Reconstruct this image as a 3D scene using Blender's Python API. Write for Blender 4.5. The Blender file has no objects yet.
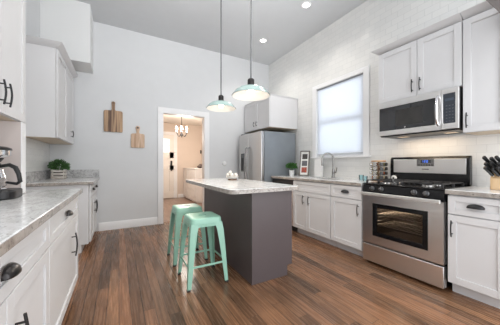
import bpy, bmesh, math, random
from mathutils import Vector, Matrix
random.seed(7)
S = bpy.context.scene
COL = S.collection
PI = math.pi

# ------------------------------------------------------------------ camera
YAW = math.atan(131/232)
cam_d = bpy.data.cameras.new('camera')
cam = bpy.data.objects.new('camera', cam_d); COL.objects.link(cam)
cam_d.sensor_width = 36; cam_d.lens = 232*36/500
cam_d.shift_y = 1.5/500
cam_d.clip_start = 0.02
cam.location = (0, 0, 1.14)
cam.rotation_euler = (PI/2, 0, -YAW)
S.camera = cam

# ------------------------------------------------------------------ world, exposure
W = bpy.data.worlds.new('sky'); S.world = W; W.use_nodes = True
bg = W.node_tree.nodes['Background']
bg.inputs[0].default_value = (0.93, 0.965, 1.0, 1)
bg.inputs[1].default_value = 1.3
vs = S.view_settings
vs.view_transform = 'Standard'; vs.look = 'None'; vs.gamma = 1; vs.use_curve_mapping = False
vs.exposure = 0.66
S.display_settings.display_device = 'sRGB'

def area(name, loc, rot, sx, sy, power, col=(1, 1, 1)):
    l = bpy.data.lights.new(name, 'AREA'); l.shape = 'RECTANGLE'; l.size = sx; l.size_y = sy
    l.energy = power; l.color = col
    o = bpy.data.objects.new(name, l); COL.objects.link(o); o.location = loc; o.rotation_euler = rot
    return o
# daylight outside the kitchen window, plus two unseen fill lamps added inside
area('window_daylight', (3.75, 2.64, 1.9), (0, PI/2, 0), 1.5, 1.3, 17, (0.93, 0.97, 1.0))
area('rear_fill', (2.2, -.6, 1.8), (math.radians(90), 0, .38), 1.9, 3.0, 20, (0.98, 0.985, 1.0))  # added fill behind the camera, evens out the left and right cabinets
fl = area('overhead_fill', (1.0, .75, 2.2), (math.radians(127), 0, 0), .5, .5, 14, (1, 0.99, 0.985)); fl.data.spread = math.radians(105)  # unseen fill added in mid-air to brighten ceiling and upper walls

# ------------------------------------------------------------------ materials
def newmat(name):
    m = bpy.data.materials.new(name); m.use_nodes = True
    nt = m.node_tree
    return m, nt, nt.nodes['Principled BSDF']
def N(nt, t, **kw):
    n = nt.nodes.new(t)
    for k, v in kw.items(): setattr(n, k, v)
    return n
def L(nt, a, b): nt.links.new(a, b)
def mat(name, col, rough=0.5, metal=0.0, bump=0.0, bscale=60, var=0.0, vscale=6, spec=0.5, coat=0):
    m, nt, b = newmat(name)
    b.inputs['Base Color'].default_value = (*col, 1)
    b.inputs['Roughness'].default_value = rough
    b.inputs['Metallic'].default_value = metal
    b.inputs['Specular IOR Level'].default_value = spec
    b.inputs['Coat Weight'].default_value = coat
    tc = N(nt, 'ShaderNodeTexCoord')
    n = N(nt, 'ShaderNodeTexNoise'); n.inputs['Scale'].default_value = vscale; n.inputs['Detail'].default_value = 4
    L(nt, tc.outputs['Object'], n.inputs['Vector'])
    if var:
        r = N(nt, 'ShaderNodeValToRGB')
        r.color_ramp.elements[0].color = (*[c*(1-var) for c in col], 1)
        r.color_ramp.elements[1].color = (*[min(1, c*(1+var)) for c in col], 1)
        r.color_ramp.elements[0].position = .3; r.color_ramp.elements[1].position = .7
        L(nt, n.outputs['Fac'], r.inputs['Fac']); L(nt, r.outputs['Color'], b.inputs['Base Color'])
    if bump:
        n2 = N(nt, 'ShaderNodeTexNoise'); n2.inputs['Scale'].default_value = bscale; n2.inputs['Detail'].default_value = 3
        L(nt, tc.outputs['Object'], n2.inputs['Vector'])
        bp = N(nt, 'ShaderNodeBump'); bp.inputs['Strength'].default_value = bump; bp.inputs['Distance'].default_value = .002
        L(nt, n2.outputs['Fac'], bp.inputs['Height']); L(nt, bp.outputs['Normal'], b.inputs['Normal'])
    return m
def emit(name, col, s):
    m, nt, b = newmat(name)
    b.inputs['Base Color'].default_value = (*col, 1)
    b.inputs['Emission Color'].default_value = (*col, 1); b.inputs['Emission Strength'].default_value = s
    return m
def glass(name, col=(1, 1, 1), rough=0.0, trans=1.0):
    m, nt, b = newmat(name)
    b.inputs['Base Color'].default_value = (*col, 1); b.inputs['Roughness'].default_value = rough
    b.inputs['Transmission Weight'].default_value = trans; b.inputs['IOR'].default_value = 1.45
    return m

def tile_mat(name, swap):
    m, nt, b = newmat(name)
    tc = N(nt, 'ShaderNodeTexCoord'); sp = N(nt, 'ShaderNodeSeparateXYZ'); cb = N(nt, 'ShaderNodeCombineXYZ')
    L(nt, tc.outputs['Object'], sp.inputs[0]); L(nt, sp.outputs['Y'], cb.inputs[0]); L(nt, sp.outputs['Z'], cb.inputs[1])
    br = N(nt, 'ShaderNodeTexBrick')
    br.inputs['Scale'].default_value = 1; br.inputs['Brick Width'].default_value = .154; br.inputs['Row Height'].default_value = .0785
    br.inputs['Mortar Size'].default_value = .0022; br.inputs['Mortar Smooth'].default_value = .2; br.inputs['Bias'].default_value = 0
    br.inputs['Color1'].default_value = (.80, .795, .775, 1); br.inputs['Color2'].default_value = (.755, .755, .74, 1)
    br.inputs['Mortar'].default_value = (.69, .69, .68, 1)
    L(nt, cb.outputs[0], br.inputs['Vector']); L(nt, br.outputs['Color'], b.inputs['Base Color'])
    bp = N(nt, 'ShaderNodeBump', invert=True); bp.inputs['Strength'].default_value = .5; bp.inputs['Distance'].default_value = .002
    L(nt, br.outputs['Fac'], bp.inputs['Height']); L(nt, bp.outputs['Normal'], b.inputs['Normal'])
    b.inputs['Roughness'].default_value = .22
    return m

def floor_mat():
    m, nt, b = newmat('walnut_floor_boards')
    tc = N(nt, 'ShaderNodeTexCoord'); sp = N(nt, 'ShaderNodeSeparateXYZ'); L(nt, tc.outputs['Object'], sp.inputs[0])
    def M(op, a, bb=None):
        n = N(nt, 'ShaderNodeMath', operation=op)
        for i, v in enumerate((a, bb)):
            if v is None: continue
            if isinstance(v, (int, float)): n.inputs[i].default_value = v
            else: L(nt, v, n.inputs[i])
        return n.outputs[0]
    u = M('DIVIDE', sp.outputs['X'], .083); row = M('FLOOR', u); fu = M('FRACT', u)
    wn = N(nt, 'ShaderNodeTexWhiteNoise', noise_dimensions='1D'); L(nt, row, wn.inputs['W'])
    v = M('ADD', M('DIVIDE', sp.outputs['Y'], 1.9), M('MULTIPLY', wn.outputs['Value'], 9.0))
    cell = M('FLOOR', v); fv = M('FRACT', v)
    cc = N(nt, 'ShaderNodeCombineXYZ'); L(nt, row, cc.inputs[0]); L(nt, cell, cc.inputs[1])
    w2 = N(nt, 'ShaderNodeTexWhiteNoise', noise_dimensions='3D'); L(nt, cc.outputs[0], w2.inputs['Vector'])
    ramp = N(nt, 'ShaderNodeValToRGB'); cr = ramp.color_ramp
    cr.elements[0].position = 0; cr.elements[0].color = (.125, .069, .041, 1)
    cr.elements[1].position = 1; cr.elements[1].color = (.345, .195, .112, 1)
    for p, c in ((.25, (.195, .105, .061)), (.5, (.24, .13, .074)), (.75, (.28, .145, .083))):
        e = cr.elements.new(p); e.color = (*c, 1)
    L(nt, w2.outputs['Value'], ramp.inputs['Fac'])
    # grain, stretched along the boards
    gv = N(nt, 'ShaderNodeCombineXYZ')
    L(nt, M('MULTIPLY', sp.outputs['X'], 70.0), gv.inputs[0]); L(nt, M('MULTIPLY', sp.outputs['Y'], 3.0), gv.inputs[1])
    L(nt, M('MULTIPLY', w2.outputs['Value'], 30.0), gv.inputs[2])
    g = N(nt, 'ShaderNodeTexNoise'); g.inputs['Scale'].default_value = 1; g.inputs['Detail'].default_value = 6; g.inputs['Roughness'].default_value = .65
    g.inputs['Distortion'].default_value = .25
    L(nt, gv.outputs[0], g.inputs['Vector'])
    gr = N(nt, 'ShaderNodeValToRGB'); gr.color_ramp.elements[0].position = .35; gr.color_ramp.elements[1].position = .68
    gr.color_ramp.elements[0].color = (.60, .59, .60, 1); gr.color_ramp.elements[1].color = (1.2, 1.18, 1.12, 1)
    L(nt, g.outputs['Fac'], gr.inputs['Fac'])
    mx = N(nt, 'ShaderNodeMix', data_type='RGBA', blend_type='MULTIPLY'); mx.inputs['Factor'].default_value = 1
    L(nt, ramp.outputs['Color'], mx.inputs['A']); L(nt, gr.outputs['Color'], mx.inputs['B'])
    # broad dark worn streaks
    sv = N(nt, 'ShaderNodeCombineXYZ'); L(nt, M('MULTIPLY', sp.outputs['X'], 3.2), sv.inputs[0]); L(nt, M('MULTIPLY', sp.outputs['Y'], .8), sv.inputs[1])
    s = N(nt, 'ShaderNodeTexNoise'); s.inputs['Scale'].default_value = 1; s.inputs['Detail'].default_value = 3; L(nt, sv.outputs[0], s.inputs['Vector'])
    sr = N(nt, 'ShaderNodeValToRGB'); sr.color_ramp.elements[0].position = .36; sr.color_ramp.elements[1].position = .56
    sr.color_ramp.elements[0].color = (.70, .72, .74, 1); sr.color_ramp.elements[1].color = (1.1, 1.05, 1, 1); L(nt, s.outputs['Fac'], sr.inputs['Fac'])
    m2 = N(nt, 'ShaderNodeMix', data_type='RGBA', blend_type='MULTIPLY'); m2.inputs['Factor'].default_value = 1
    L(nt, mx.outputs['Result'], m2.inputs['A']); L(nt, sr.outputs['Color'], m2.inputs['B'])
    # dark joints
    ju = M('LESS_THAN', M('MINIMUM', fu, M('SUBTRACT', 1.0, fu)), .032)
    jv = M('LESS_THAN', fv, .0018)
    j = M('MAXIMUM', ju, jv)
    m3 = N(nt, 'ShaderNodeMix', data_type='RGBA'); L(nt, M('MULTIPLY', j, .8), m3.inputs['Factor'])
    L(nt, m2.outputs['Result'], m3.inputs['A']); m3.inputs['B'].default_value = (.016, .010, .007, 1)
    L(nt, m3.outputs['Result'], b.inputs['Base Color'])
    rr = N(nt, 'ShaderNodeMapRange'); rr.inputs['To Min'].default_value = .18; rr.inputs['To Max'].default_value = .36
    L(nt, g.outputs['Fac'], rr.inputs['Value']); L(nt, rr.outputs[0], b.inputs['Roughness'])
    b.inputs['Specular IOR Level'].default_value = .35
    bp = N(nt, 'ShaderNodeBump'); bp.inputs['Strength'].default_value = .25; bp.inputs['Distance'].default_value = .002
    L(nt, g.outputs['Fac'], bp.inputs['Height']); L(nt, bp.outputs['Normal'], b.inputs['Normal'])
    return m

def granite_mat(name, base, dark, warm, sx=1.0):
    m, nt, b = newmat(name)
    tc = N(nt, 'ShaderNodeTexCoord')
    a = N(nt, 'ShaderNodeTexNoise'); a.inputs['Scale'].default_value = 9; a.inputs['Detail'].default_value = 6; a.inputs['Distortion'].default_value = 1.6
    mp = N(nt, 'ShaderNodeMapping'); mp.inputs['Scale'].default_value = (1.6, .7, 1.6)
    L(nt, tc.outputs['Object'], mp.inputs['Vector']); L(nt, mp.outputs[0], a.inputs['Vector'])
    r = N(nt, 'ShaderNodeValToRGB'); e = r.color_ramp.elements
    e[0].position = .30; e[0].color = (*warm, 1); e[1].position = .60; e[1].color = (*base, 1)
    k = e.new(.45); k.color = (*[(x+y)/2 for x, y in zip(base, warm)], 1)
    L(nt, a.outputs['Fac'], r.inputs['Fac'])
    v = N(nt, 'ShaderNodeTexNoise'); v.inputs['Scale'].default_value = 95; v.inputs['Detail'].default_value = 2
    L(nt, tc.outputs['Object'], v.inputs['Vector'])
    r2 = N(nt, 'ShaderNodeValToRGB'); e = r2.color_ramp.elements
    e[0].position = .36; e[0].color = (1, 1, 1, 1); e[1].position = .44; e[1].color = (0, 0, 0, 1)
    L(nt, v.outputs['Fac'], r2.inputs['Fac'])
    v3 = N(nt, 'ShaderNodeTexNoise'); v3.inputs['Scale'].default_value = 22; v3.inputs['Detail'].default_value = 4
    L(nt, tc.outputs['Object'], v3.inputs['Vector'])
    r3 = N(nt, 'ShaderNodeValToRGB'); e = r3.color_ramp.elements
    e[0].position = .42; e[0].color = (.15, .15, .15, 1); e[1].position = .62; e[1].color = (.9, .9, .9, 1)
    L(nt, v3.outputs['Fac'], r3.inputs['Fac'])
    mm = N(nt, 'ShaderNodeMath', operation='MULTIPLY'); L(nt, r2.outputs['Color'], mm.inputs[0]); L(nt, r3.outputs['Color'], mm.inputs[1])
    mx = N(nt, 'ShaderNodeMix', data_type='RGBA'); L(nt, mm.outputs[0], mx.inputs['Factor'])
    L(nt, r.outputs['Color'], mx.inputs['A']); mx.inputs['B'].default_value = (*dark, 1)
    L(nt, mx.outputs['Result'], b.inputs['Base Color'])
    b.inputs['Roughness'].default_value = .13
    return m

def steel_mat(name, col=(.62, .61, .60), rough=.28, axis='Y'):
    m, nt, b = newmat(name)
    b.inputs['Metallic'].default_value = 1; b.inputs['Base Color'].default_value = (*col, 1)
    tc = N(nt, 'ShaderNodeTexCoord'); mp = N(nt, 'ShaderNodeMapping')
    mp.inputs['Scale'].default_value = {'Y': (300, 3, 300), 'Z': (300, 300, 3)}[axis]
    n = N(nt, 'ShaderNodeTexNoise'); n.inputs['Scale'].default_value = 1; n.inputs['Detail'].default_value = 2
    L(nt, tc.outputs['Object'], mp.inputs[0]); L(nt, mp.outputs[0], n.inputs['Vector'])
    rr = N(nt, 'ShaderNodeMapRange'); rr.inputs['To Min'].default_value = rough-.004; rr.inputs['To Max'].default_value = rough+.004
    L(nt, n.outputs['Fac'], rr.inputs['Value']); L(nt, rr.outputs[0], b.inputs['Roughness'])
    return m

def wood_mat(name, c0, c1, sc=(30, 30, 3), rough=.5):
    m, nt, b = newmat(name)
    tc = N(nt, 'ShaderNodeTexCoord'); mp = N(nt, 'ShaderNodeMapping'); mp.inputs['Scale'].default_value = sc
    n = N(nt, 'ShaderNodeTexNoise'); n.inputs['Scale'].default_value = 1; n.inputs['Detail'].default_value = 5; n.inputs['Distortion'].default_value = .7
    L(nt, tc.outputs['Object'], mp.inputs[0]); L(nt, mp.outputs[0], n.inputs['Vector'])
    r = N(nt, 'ShaderNodeValToRGB'); r.color_ramp.elements[0].position = .36; r.color_ramp.elements[1].position = .66
    r.color_ramp.elements[0].color = (*c0, 1); r.color_ramp.elements[1].color = (*c1, 1)
    L(nt, n.outputs['Fac'], r.inputs['Fac']); L(nt, r.outputs['Color'], b.inputs['Base Color'])
    b.inputs['Roughness'].default_value = rough
    return m

def thin_glass(name, col, refl):
    m, nt, b = newmat(name)
    out = nt.nodes['Material Output']
    t = N(nt, 'ShaderNodeBsdfTransparent'); t.inputs[0].default_value = (*col, 1)
    g = N(nt, 'ShaderNodeBsdfGlossy'); g.inputs['Roughness'].default_value = .03
    fr_ = N(nt, 'ShaderNodeFresnel'); fr_.inputs[0].default_value = refl
    mx = N(nt, 'ShaderNodeMixShader'); L(nt, fr_.outputs[0], mx.inputs[0]); L(nt, t.outputs[0], mx.inputs[1]); L(nt, g.outputs[0], mx.inputs[2])
    L(nt, mx.outputs[0], out.inputs['Surface'])
    return m
def blind_mat():
    m, nt, b = newmat('window_shade_fabric')
    out = nt.nodes['Material Output']
    d = N(nt, 'ShaderNodeBsdfDiffuse'); d.inputs[0].default_value = (.88, .90, .93, 1)
    t = N(nt, 'ShaderNodeBsdfTranslucent'); t.inputs[0].default_value = (.80, .84, .90, 1)
    mx = N(nt, 'ShaderNodeMixShader'); mx.inputs[0].default_value = .5
    L(nt, d.outputs[0], mx.inputs[1]); L(nt, t.outputs[0], mx.inputs[2]); L(nt, mx.outputs[0], out.inputs['Surface'])
    return m

M = dict(
    wall=mat('pale_grey_wall_paint', (.68, .69, .70), .7, bump=.08, bscale=140, var=.012),
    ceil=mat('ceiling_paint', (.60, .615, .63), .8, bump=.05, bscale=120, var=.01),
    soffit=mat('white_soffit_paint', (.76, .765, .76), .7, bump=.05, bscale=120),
    trim=mat('white_trim_paint', (.84, .84, .845), .4, bump=.02, var=.01),
    cab=mat('white_cabinet_paint', (.69, .685, .69), .38, bump=.02, bscale=90, var=.008),
    cabshadow=mat('cabinet_gap', (.30, .30, .31), .6),
    under=mat('birch_cabinet_underside', (.60, .50, .38), .55, var=.1, vscale=12),
    niche=mat('beige_rose_wall_paint', (.62, .545, .515), .7, bump=.05, var=.02),
    tile=tile_mat('white_subway_tile', 0),
    floor=floor_mat(),
    hallfloor=wood_mat('hall_floor_boards', (.20, .12, .085), (.32, .22, .17), (20, 2, 4), .3),
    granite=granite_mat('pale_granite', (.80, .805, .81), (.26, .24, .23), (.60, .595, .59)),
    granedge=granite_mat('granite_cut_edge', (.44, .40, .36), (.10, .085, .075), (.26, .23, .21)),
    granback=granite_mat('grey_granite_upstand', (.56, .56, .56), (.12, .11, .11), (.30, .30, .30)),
    island=mat('plum_grey_island_paint', (.090, .071, .073), .38, bump=.03, var=.03),
    black=mat('matte_black_metal', (.018, .018, .02), .38, metal=.3, var=.1),
    bronze=mat('dark_bronze_metal', (.045, .042, .042), .3, metal=.8, var=.1),
    iron=mat('cast_iron', (.02, .02, .022), .6, bump=.3, bscale=200),
    enamel=mat('black_enamel', (.006, .006, .007), .16, var=.05, spec=.35),
    bglass=mat('black_glass', (.016, .017, .02), .04, var=.05, coat=1),
    steel=steel_mat('brushed_steel', (.82, .81, .80), .33), steelv=steel_mat('fridge_steel', (.60, .59, .58), .3, 'Z'),
    fridge=mat('grey_fridge_side', (.255, .28, .305), .42, metal=.25, bump=.15, bscale=300, var=.05),
    rod=mat('dark_grey_rod', (.16, .165, .17), .4, metal=.6),
    rackwire=mat('oven_rack_wire', (.85, .82, .76), .5, metal=.7),
    handlesteel=mat('satin_steel', (.80, .79, .77), .42, metal=.85),
    chrome=mat('chrome', (.78, .78, .79), .1, metal=1, var=.02),
    nickel=mat('brushed_nickel', (.30, .295, .29), .22, metal=1, var=.04),
    mint=mat('mint_painted_metal', (.30, .54, .425), .36, var=.03, vscale=9),
    mintshade=mat('painted_slot_shade', (.05, .09, .075), .6),
    shade=mat('pale_aqua_enamel', (.38, .51, .49), .22, var=.03),
    shadein=mat('white_enamel', (.92, .91, .88), .35),
    rubber=mat('black_rubber', (.02, .02, .02), .7),
    plastic=mat('black_plastic', (.009, .009, .010), .36, var=.1),
    dishm=mat('grey_white_stoneware', (.60, .585, .56), .35, var=.03),
    white=mat('white_ceramic', (.85, .85, .84), .25, var=.01),
    egg=mat('white_egg_shell', (.70, .675, .63), .5, var=.02),
    leaf=mat('bright_leaf', (.055, .17, .035), .5, var=.45, vscale=40),
    leafd=mat('dark_leaf', (.07, .165, .05), .55, var=.5, vscale=40),
    soil=mat('potting_soil', (.05, .035, .025), .9, bump=.5),
    crate=wood_mat('whitewashed_crate_wood', (.42, .36, .31), (.78, .75, .70), (8, 8, 40)),
    acacia=wood_mat('acacia_wood', (.105, .052, .030), (.52, .34, .20), (24, 24, 1.2)),
    oak=wood_mat('light_oak_wood', (.45, .28, .175), (.68, .50, .36), (30, 30, 2.5)),
    blockw=wood_mat('pale_block_wood', (.55, .36, .19), (.70, .50, .30), (25, 25, 3)),
    rackw=wood_mat('rack_wood', (.36, .20, .10), (.55, .35, .19), (20, 20, 10)),
    blind=blind_mat(), ovenglass=thin_glass('oven_window_glass', (.62, .59, .57), 1.42),
    hall=mat('warm_beige_wall_paint', (.70, .60, .52), .7, bump=.05, var=.01),
    hallceil=mat('warm_white_ceiling_paint', (.80, .75, .69), .7, bump=.05),
    appl=mat('white_appliance_enamel', (.82, .80, .78), .3, var=.01),
    hdoor=mat('cream_door_paint', (.80, .76, .71), .45, var=.01),
    header=mat('taupe_header_paint', (.17, .155, .15), .7, bump=.05),
    pane=glass('window_glass', (1, 1, 1), 0, 1),
    cglass=glass('clear_glass', (.97, .98, .98), 0.02, 1),
    aqua=thin_glass('aqua_glass', (.84, .95, .97), 1.5),
    bulb=emit('warm_bulb_glow', (1, .90, .74), 7),
    bulbw=emit('warm_candle_glow', (1, .86, .68), 9),
    can=emit('recessed_lamp_glow', (1, .97, .92), 9),
    screen=emit('blue_clock_digits', (.10, .25, .9), .5),
    hwin=emit('bright_daylit_pane', (.86, .94, 1.0), .42),
    mwlamp=emit('underside_lamp_glow', (1, .80, .58), .15),
    print1=mat('dark_photo_print', (.06, .055, .05), .3, var=.7, vscale=60),
    print2=mat('grey_photo_print', (.10, .10, .115), .3, var=.7, vscale=60),
    print3=mat('red_photo_print', (.30, .05, .03), .3, var=.8, vscale=50),
    mount=mat('white_photo_mount', (.80, .79, .76), .6),
    framew=wood_mat('grey_frame_wood', (.12, .11, .10), (.24, .22, .20), (20, 20, 20)),
    spice1=mat('paprika_in_jar', (.32, .09, .03), .25, var=.4, vscale=80),
    spice2=mat('herbs_in_jar', (.20, .19, .08), .25, var=.4, vscale=80),
    spice3=mat('pale_spice_in_jar', (.55, .45, .30), .25, var=.3, vscale=80),
    basket=mat('brown_cloth_bundle', (.10, .075, .065), .85, var=.4, vscale=30),
    lid=mat('black_jar_lid', (.02, .02, .02), .3), lidm=mat('silver_jar_lid', (.7, .69, .66), .25, metal=1),
    knobm=mat('dark_steel_knob', (.17, .17, .175), .3, metal=.9),
    ovin=mat('oven_cavity_enamel', (.16, .14, .125), .4, var=.2),
    coffee=mat('coffee', (.02, .01, .006), .1),
)

# ------------------------------------------------------------------ mesh builder
class MB:
    def __init__(s): s.bm = bmesh.new()
    def box(s, x0, x1, y0, y1, z0, z1):
        v = [s.bm.verts.new(p) for p in ((x0,y0,z0),(x1,y0,z0),(x1,y1,z0),(x0,y1,z0),(x0,y0,z1),(x1,y0,z1),(x1,y1,z1),(x0,y1,z1))]
        for f in ((3,2,1,0),(4,5,6,7),(0,1,5,4),(1,2,6,5),(2,3,7,6),(3,0,4,7)): s.bm.faces.new([v[i] for i in f])
        return s
    def prism(s, pts, d, depth):
        """polygon of 3-D points extruded along vector d*depth"""
        d = Vector(d)*depth
        a = [s.bm.verts.new(Vector(p)) for p in pts]; b = [s.bm.verts.new(Vector(p)+d) for p in pts]
        fs = [s.bm.faces.new(a[::-1]), s.bm.faces.new(b)]
        n = len(a)
        for i in range(n): fs.append(s.bm.faces.new((a[i], a[(i+1)%n], b[(i+1)%n], b[i])))
        bmesh.ops.recalc_face_normals(s.bm, faces=fs)
        return s
    def tube(s, pts, r, seg=10, cap=True, radii=None):
        pts = [Vector(p) for p in pts]; rings = []
        n = len(pts); up = None
        for i, p in enumerate(pts):
            t = (pts[min(i+1, n-1)]-pts[max(i-1, 0)]).normalized()
            if up is None:
                up = t.orthogonal().normalized()
            else:
                up = (up-t*up.dot(t))
                up = up.normalized() if up.length > 1e-6 else t.orthogonal().normalized()
            w = t.cross(up); rr = radii[i] if radii else r
            rings.append([s.bm.verts.new(p+(up*math.cos(2*PI*k/seg)+w*math.sin(2*PI*k/seg))*rr) for k in range(seg)])
        for i in range(n-1):
            for k in range(seg):
                s.bm.faces.new((rings[i][k], rings[i][(k+1)%seg], rings[i+1][(k+1)%seg], rings[i+1][k]))
        if cap:
            s.bm.faces.new(rings[0][::-1]); s.bm.faces.new(rings[-1])
        return s
    def lathe(s, prof, c=(0,0,0), seg=32, axis=(0,0,1)):
        """profile of (radius, height) turned about axis through c"""
        q = Vector((0,0,1)).rotation_difference(Vector(axis)); c = Vector(c)
        rings = []
        for r, z in prof:
            if r < 1e-6: rings.append([s.bm.verts.new(c+q@Vector((0,0,z)))])
            else: rings.append([s.bm.verts.new(c+q@Vector((r*math.cos(2*PI*k/seg), r*math.sin(2*PI*k/seg), z))) for k in range(seg)])
        for a, b in zip(rings, rings[1:]):
            if len(a) == 1 and len(b) == 1: continue
            for k in range(seg):
                k2 = (k+1)%seg
                if len(a) == 1: s.bm.faces.new((a[0], b[k2], b[k]))
                elif len(b) == 1: s.bm.faces.new((a[k], a[k2], b[0]))
                else: s.bm.faces.new((a[k], a[k2], b[k2], b[k]))
        return s
    def ball(s, c, rx, ry=None, rz=None, seg=20, rings=12):
        ry = ry or rx; rz = rz or rx
        m = Matrix.Translation(c) @ Matrix.Diagonal((rx, ry, rz, 1))
        bmesh.ops.create_uvsphere(s.bm, u_segments=seg, v_segments=rings, radius=1, matrix=m)
        return s
    def quad(s, *p):
        s.bm.faces.new([s.bm.verts.new(Vector(q)) for q in p]); return s
    def build(s, name, m, parent=None, bevel=0, sharp=38, origin=None, solid=0, seg=2, recalc=False):
        me = bpy.data.meshes.new(name)
        if recalc: bmesh.ops.recalc_face_normals(s.bm, faces=s.bm.faces[:])
        off = Vector((0,0,0))
        if parent is not None:
            p = parent
            while p is not None: off += p.location; p = p.parent
        if origin is not None: off = Vector(origin)
        if off.length: bmesh.ops.translate(s.bm, verts=s.bm.verts[:], vec=-off)
        s.bm.normal_update()
        for f in s.bm.faces: f.smooth = True
        for e in s.bm.edges:
            if len(e.link_faces) == 2 and e.calc_face_angle(0) > math.radians(sharp): e.smooth = False
        s.bm.to_mesh(me); s.bm.free()
        o = bpy.data.objects.new(name, me); COL.objects.link(o)
        if m: me.materials.append(m)
        if parent is not None: o.parent = parent
        elif origin is not None: o.location = off
        if solid:
            md = o.modifiers.new('thickness', 'SOLIDIFY'); md.thickness = solid; md.offset = 0
        if bevel:
            md = o.modifiers.new('rounded_edges', 'BEVEL'); md.width = bevel; md.segments = seg; md.limit_method = 'ANGLE'
            md.angle_limit = math.radians(40); md.harden_normals = False
        return o

def thing(name, loc, label, cat, group=None):
    o = bpy.data.objects.new(name, None); COL.objects.link(o); o.location = loc; o.empty_display_size = .1
    return tag(o, label, cat, group)
def tag(o, label, cat, group=None, kind=None):
    o['label'] = label; o['category'] = cat
    if group: o['group'] = group
    if kind: o['kind'] = kind
    return o
def struct(o): o['kind'] = 'structure'; return o
def dup(root, loc, label, group=None):
    r = root.copy(); COL.objects.link(r); r.location = loc; r['label'] = label
    if group: r['group'] = group
    for ch in list(root.children):
        c = ch.copy(); COL.objects.link(c); c.parent = r
        for g in list(ch.children):
            d = g.copy(); COL.objects.link(d); d.parent = c
    return r
def tri(pts, r, n=6): return pts

# ------------------------------------------------------------------ dimensions
BY, RX, LX, CZ = 4.69, 3.17, -.95, 3.54
Y0 = -.45                     # the room is open towards the space behind the camera
# ------------------------------------------------------------------ room shell
struct(MB().box(LX-.12, RX+.12, Y0, BY+.12, -.1, 0).build('floor', M['floor']))
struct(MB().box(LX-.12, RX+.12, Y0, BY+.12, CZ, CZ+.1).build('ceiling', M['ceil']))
DX0, DX1, DZ = .74, 1.545, 2.115
w = MB().box(LX-.12, DX0-.02, BY, BY+.12, 0, CZ).box(DX1+.02, RX+.12, BY, BY+.12, 0, CZ).box(DX0-.02, DX1+.02, BY, BY+.12, DZ+.02, CZ)
struct(w.build('wall_back', M['wall']))
WY0, WY1, WZ0, WZ1 = 2.17, 3.11, 1.27, 2.50
w = (MB().box(RX, RX+.12, Y0, WY0, 0, CZ).box(RX, RX+.12, WY1, BY, 0, CZ)
     .box(RX, RX+.12, WY0, WY1, 0, WZ0).box(RX, RX+.12, WY0, WY1, WZ1, CZ))
struct(w.build('wall_right', M['tile']))
struct(MB().box(LX-.12, LX, Y0, BY, 0, CZ).build('wall_left', M['wall']))
struct(MB().box(LX, LX+.008, 3.5, BY-.001, 1.05, 1.446).build('trim_1', M['tile']))       # tiled splash behind the plant
struct(MB().box(LX+.001, -.630, 2.315, 2.40, .921, 1.4505).build('wall_stub', M['niche']))
struct(MB().box(-.6295, -.624, 2.3135, 2.4015, .921, 1.4505).build('trim_2', M['trim'], bevel=.002))
struct(MB().box(LX+.001, -.375, 4.215, BY-.001, 2.655, CZ-.001).build('trim_3', M['soffit']))       # dropped bulkhead
struct(MB().box(LX+.001, RX-.001, .42, .60, 2.283, 2.46).build('trim_4', M['header']))            # header of the wide opening
# baseboard
w = MB()
for a, b in ((-.30, DX0-.105), (DX1+.115, 2.28)):
    w.prism([(a, BY-.001, .001), (a, BY-.016, .001), (a, BY-.016, .125), (a, BY-.008, .14), (a, BY-.001, .14)], (1,0,0), b-a)
struct(w.build('baseboard_back', M['trim']))
# door casing and jamb
w = (MB().box(DX0-.10, DX0-.005, BY-.022, BY-.001, .001, DZ+.005).box(DX1+.005, DX1+.11, BY-.022, BY-.001, .001, DZ+.005)
     .box(DX0-.10, DX1+.11, BY-.022, BY-.001, DZ+.005, DZ+.108)
     .box(DX0-.018, DX0, BY-.012, BY+.13, .001, DZ).box(DX1, DX1+.018, BY-.012, BY+.13, .001, DZ).box(DX0-.018, DX1+.018, BY-.012, BY+.13, DZ, DZ+.018))
struct(w.build('trim_5', M['trim'], bevel=.003))

# window
cs = MB()
cs.box(RX-.022, RX-.001, WY0-.095, WY0, WZ0, WZ1+.075).box(RX-.022, RX-.001, WY1, WY1+.095, WZ0, WZ1+.075).box(RX-.022, RX-.001, WY0, WY1, WZ1, WZ1+.075)
win = struct(cs.build('window_1', M['trim'], bevel=.003))
MB().box(RX-.055, RX+.06, WY0-.12, WY1+.12, WZ0-.028, WZ0-.0005).build('window_sill', M['trim'], win, bevel=.004)
fr = MB()
xs = RX+.05
fr.box(xs, xs+.05, WY0+.001, WY0+.055, WZ0+.001, WZ1-.001).box(xs, xs+.05, WY1-.055, WY1-.001, WZ0+.001, WZ1-.001)
fr.box(xs, xs+.05, WY0+.055, WY1-.055, WZ0+.001, WZ0+.07).box(xs, xs+.05, WY0+.055, WY1-.055, WZ1-.055, WZ1-.001)
fr.box(xs-.01, xs+.05, WY0+.055, WY1-.055, 1.84, 1.90)
fr.build('window_sash', M['trim'], win)
MB().box(xs+.02, xs+.026, WY0+.055, WY1-.055, WZ0+.07, WZ1-.055).build('pane', M['pane'], win)
bl = thing('window_blind', (RX+.012, (WY0+WY1)/2, WZ1), 'white fabric blind pulled fully down over the window above the sink', 'blind')
MB().box(RX+.006, RX+.008, WY0+.012, WY1-.012, WZ0+.05, WZ1-.015).build('shade_fabric', M['blind'], bl)
MB().box(RX-.004, RX+.018, WY0+.008, WY1-.008, WZ1-.022, WZ1-.002).build('head_rail', mat('grey_blind_rail', (.34, .35, .37), .4), bl, bevel=.003)
MB().box(RX-.001, RX+.015, WY0+.012, WY1-.012, WZ0+.028, WZ0+.05).build('bottom_rail', mat('blind_rail', (.55, .56, .58), .4), bl, bevel=.003)

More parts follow.
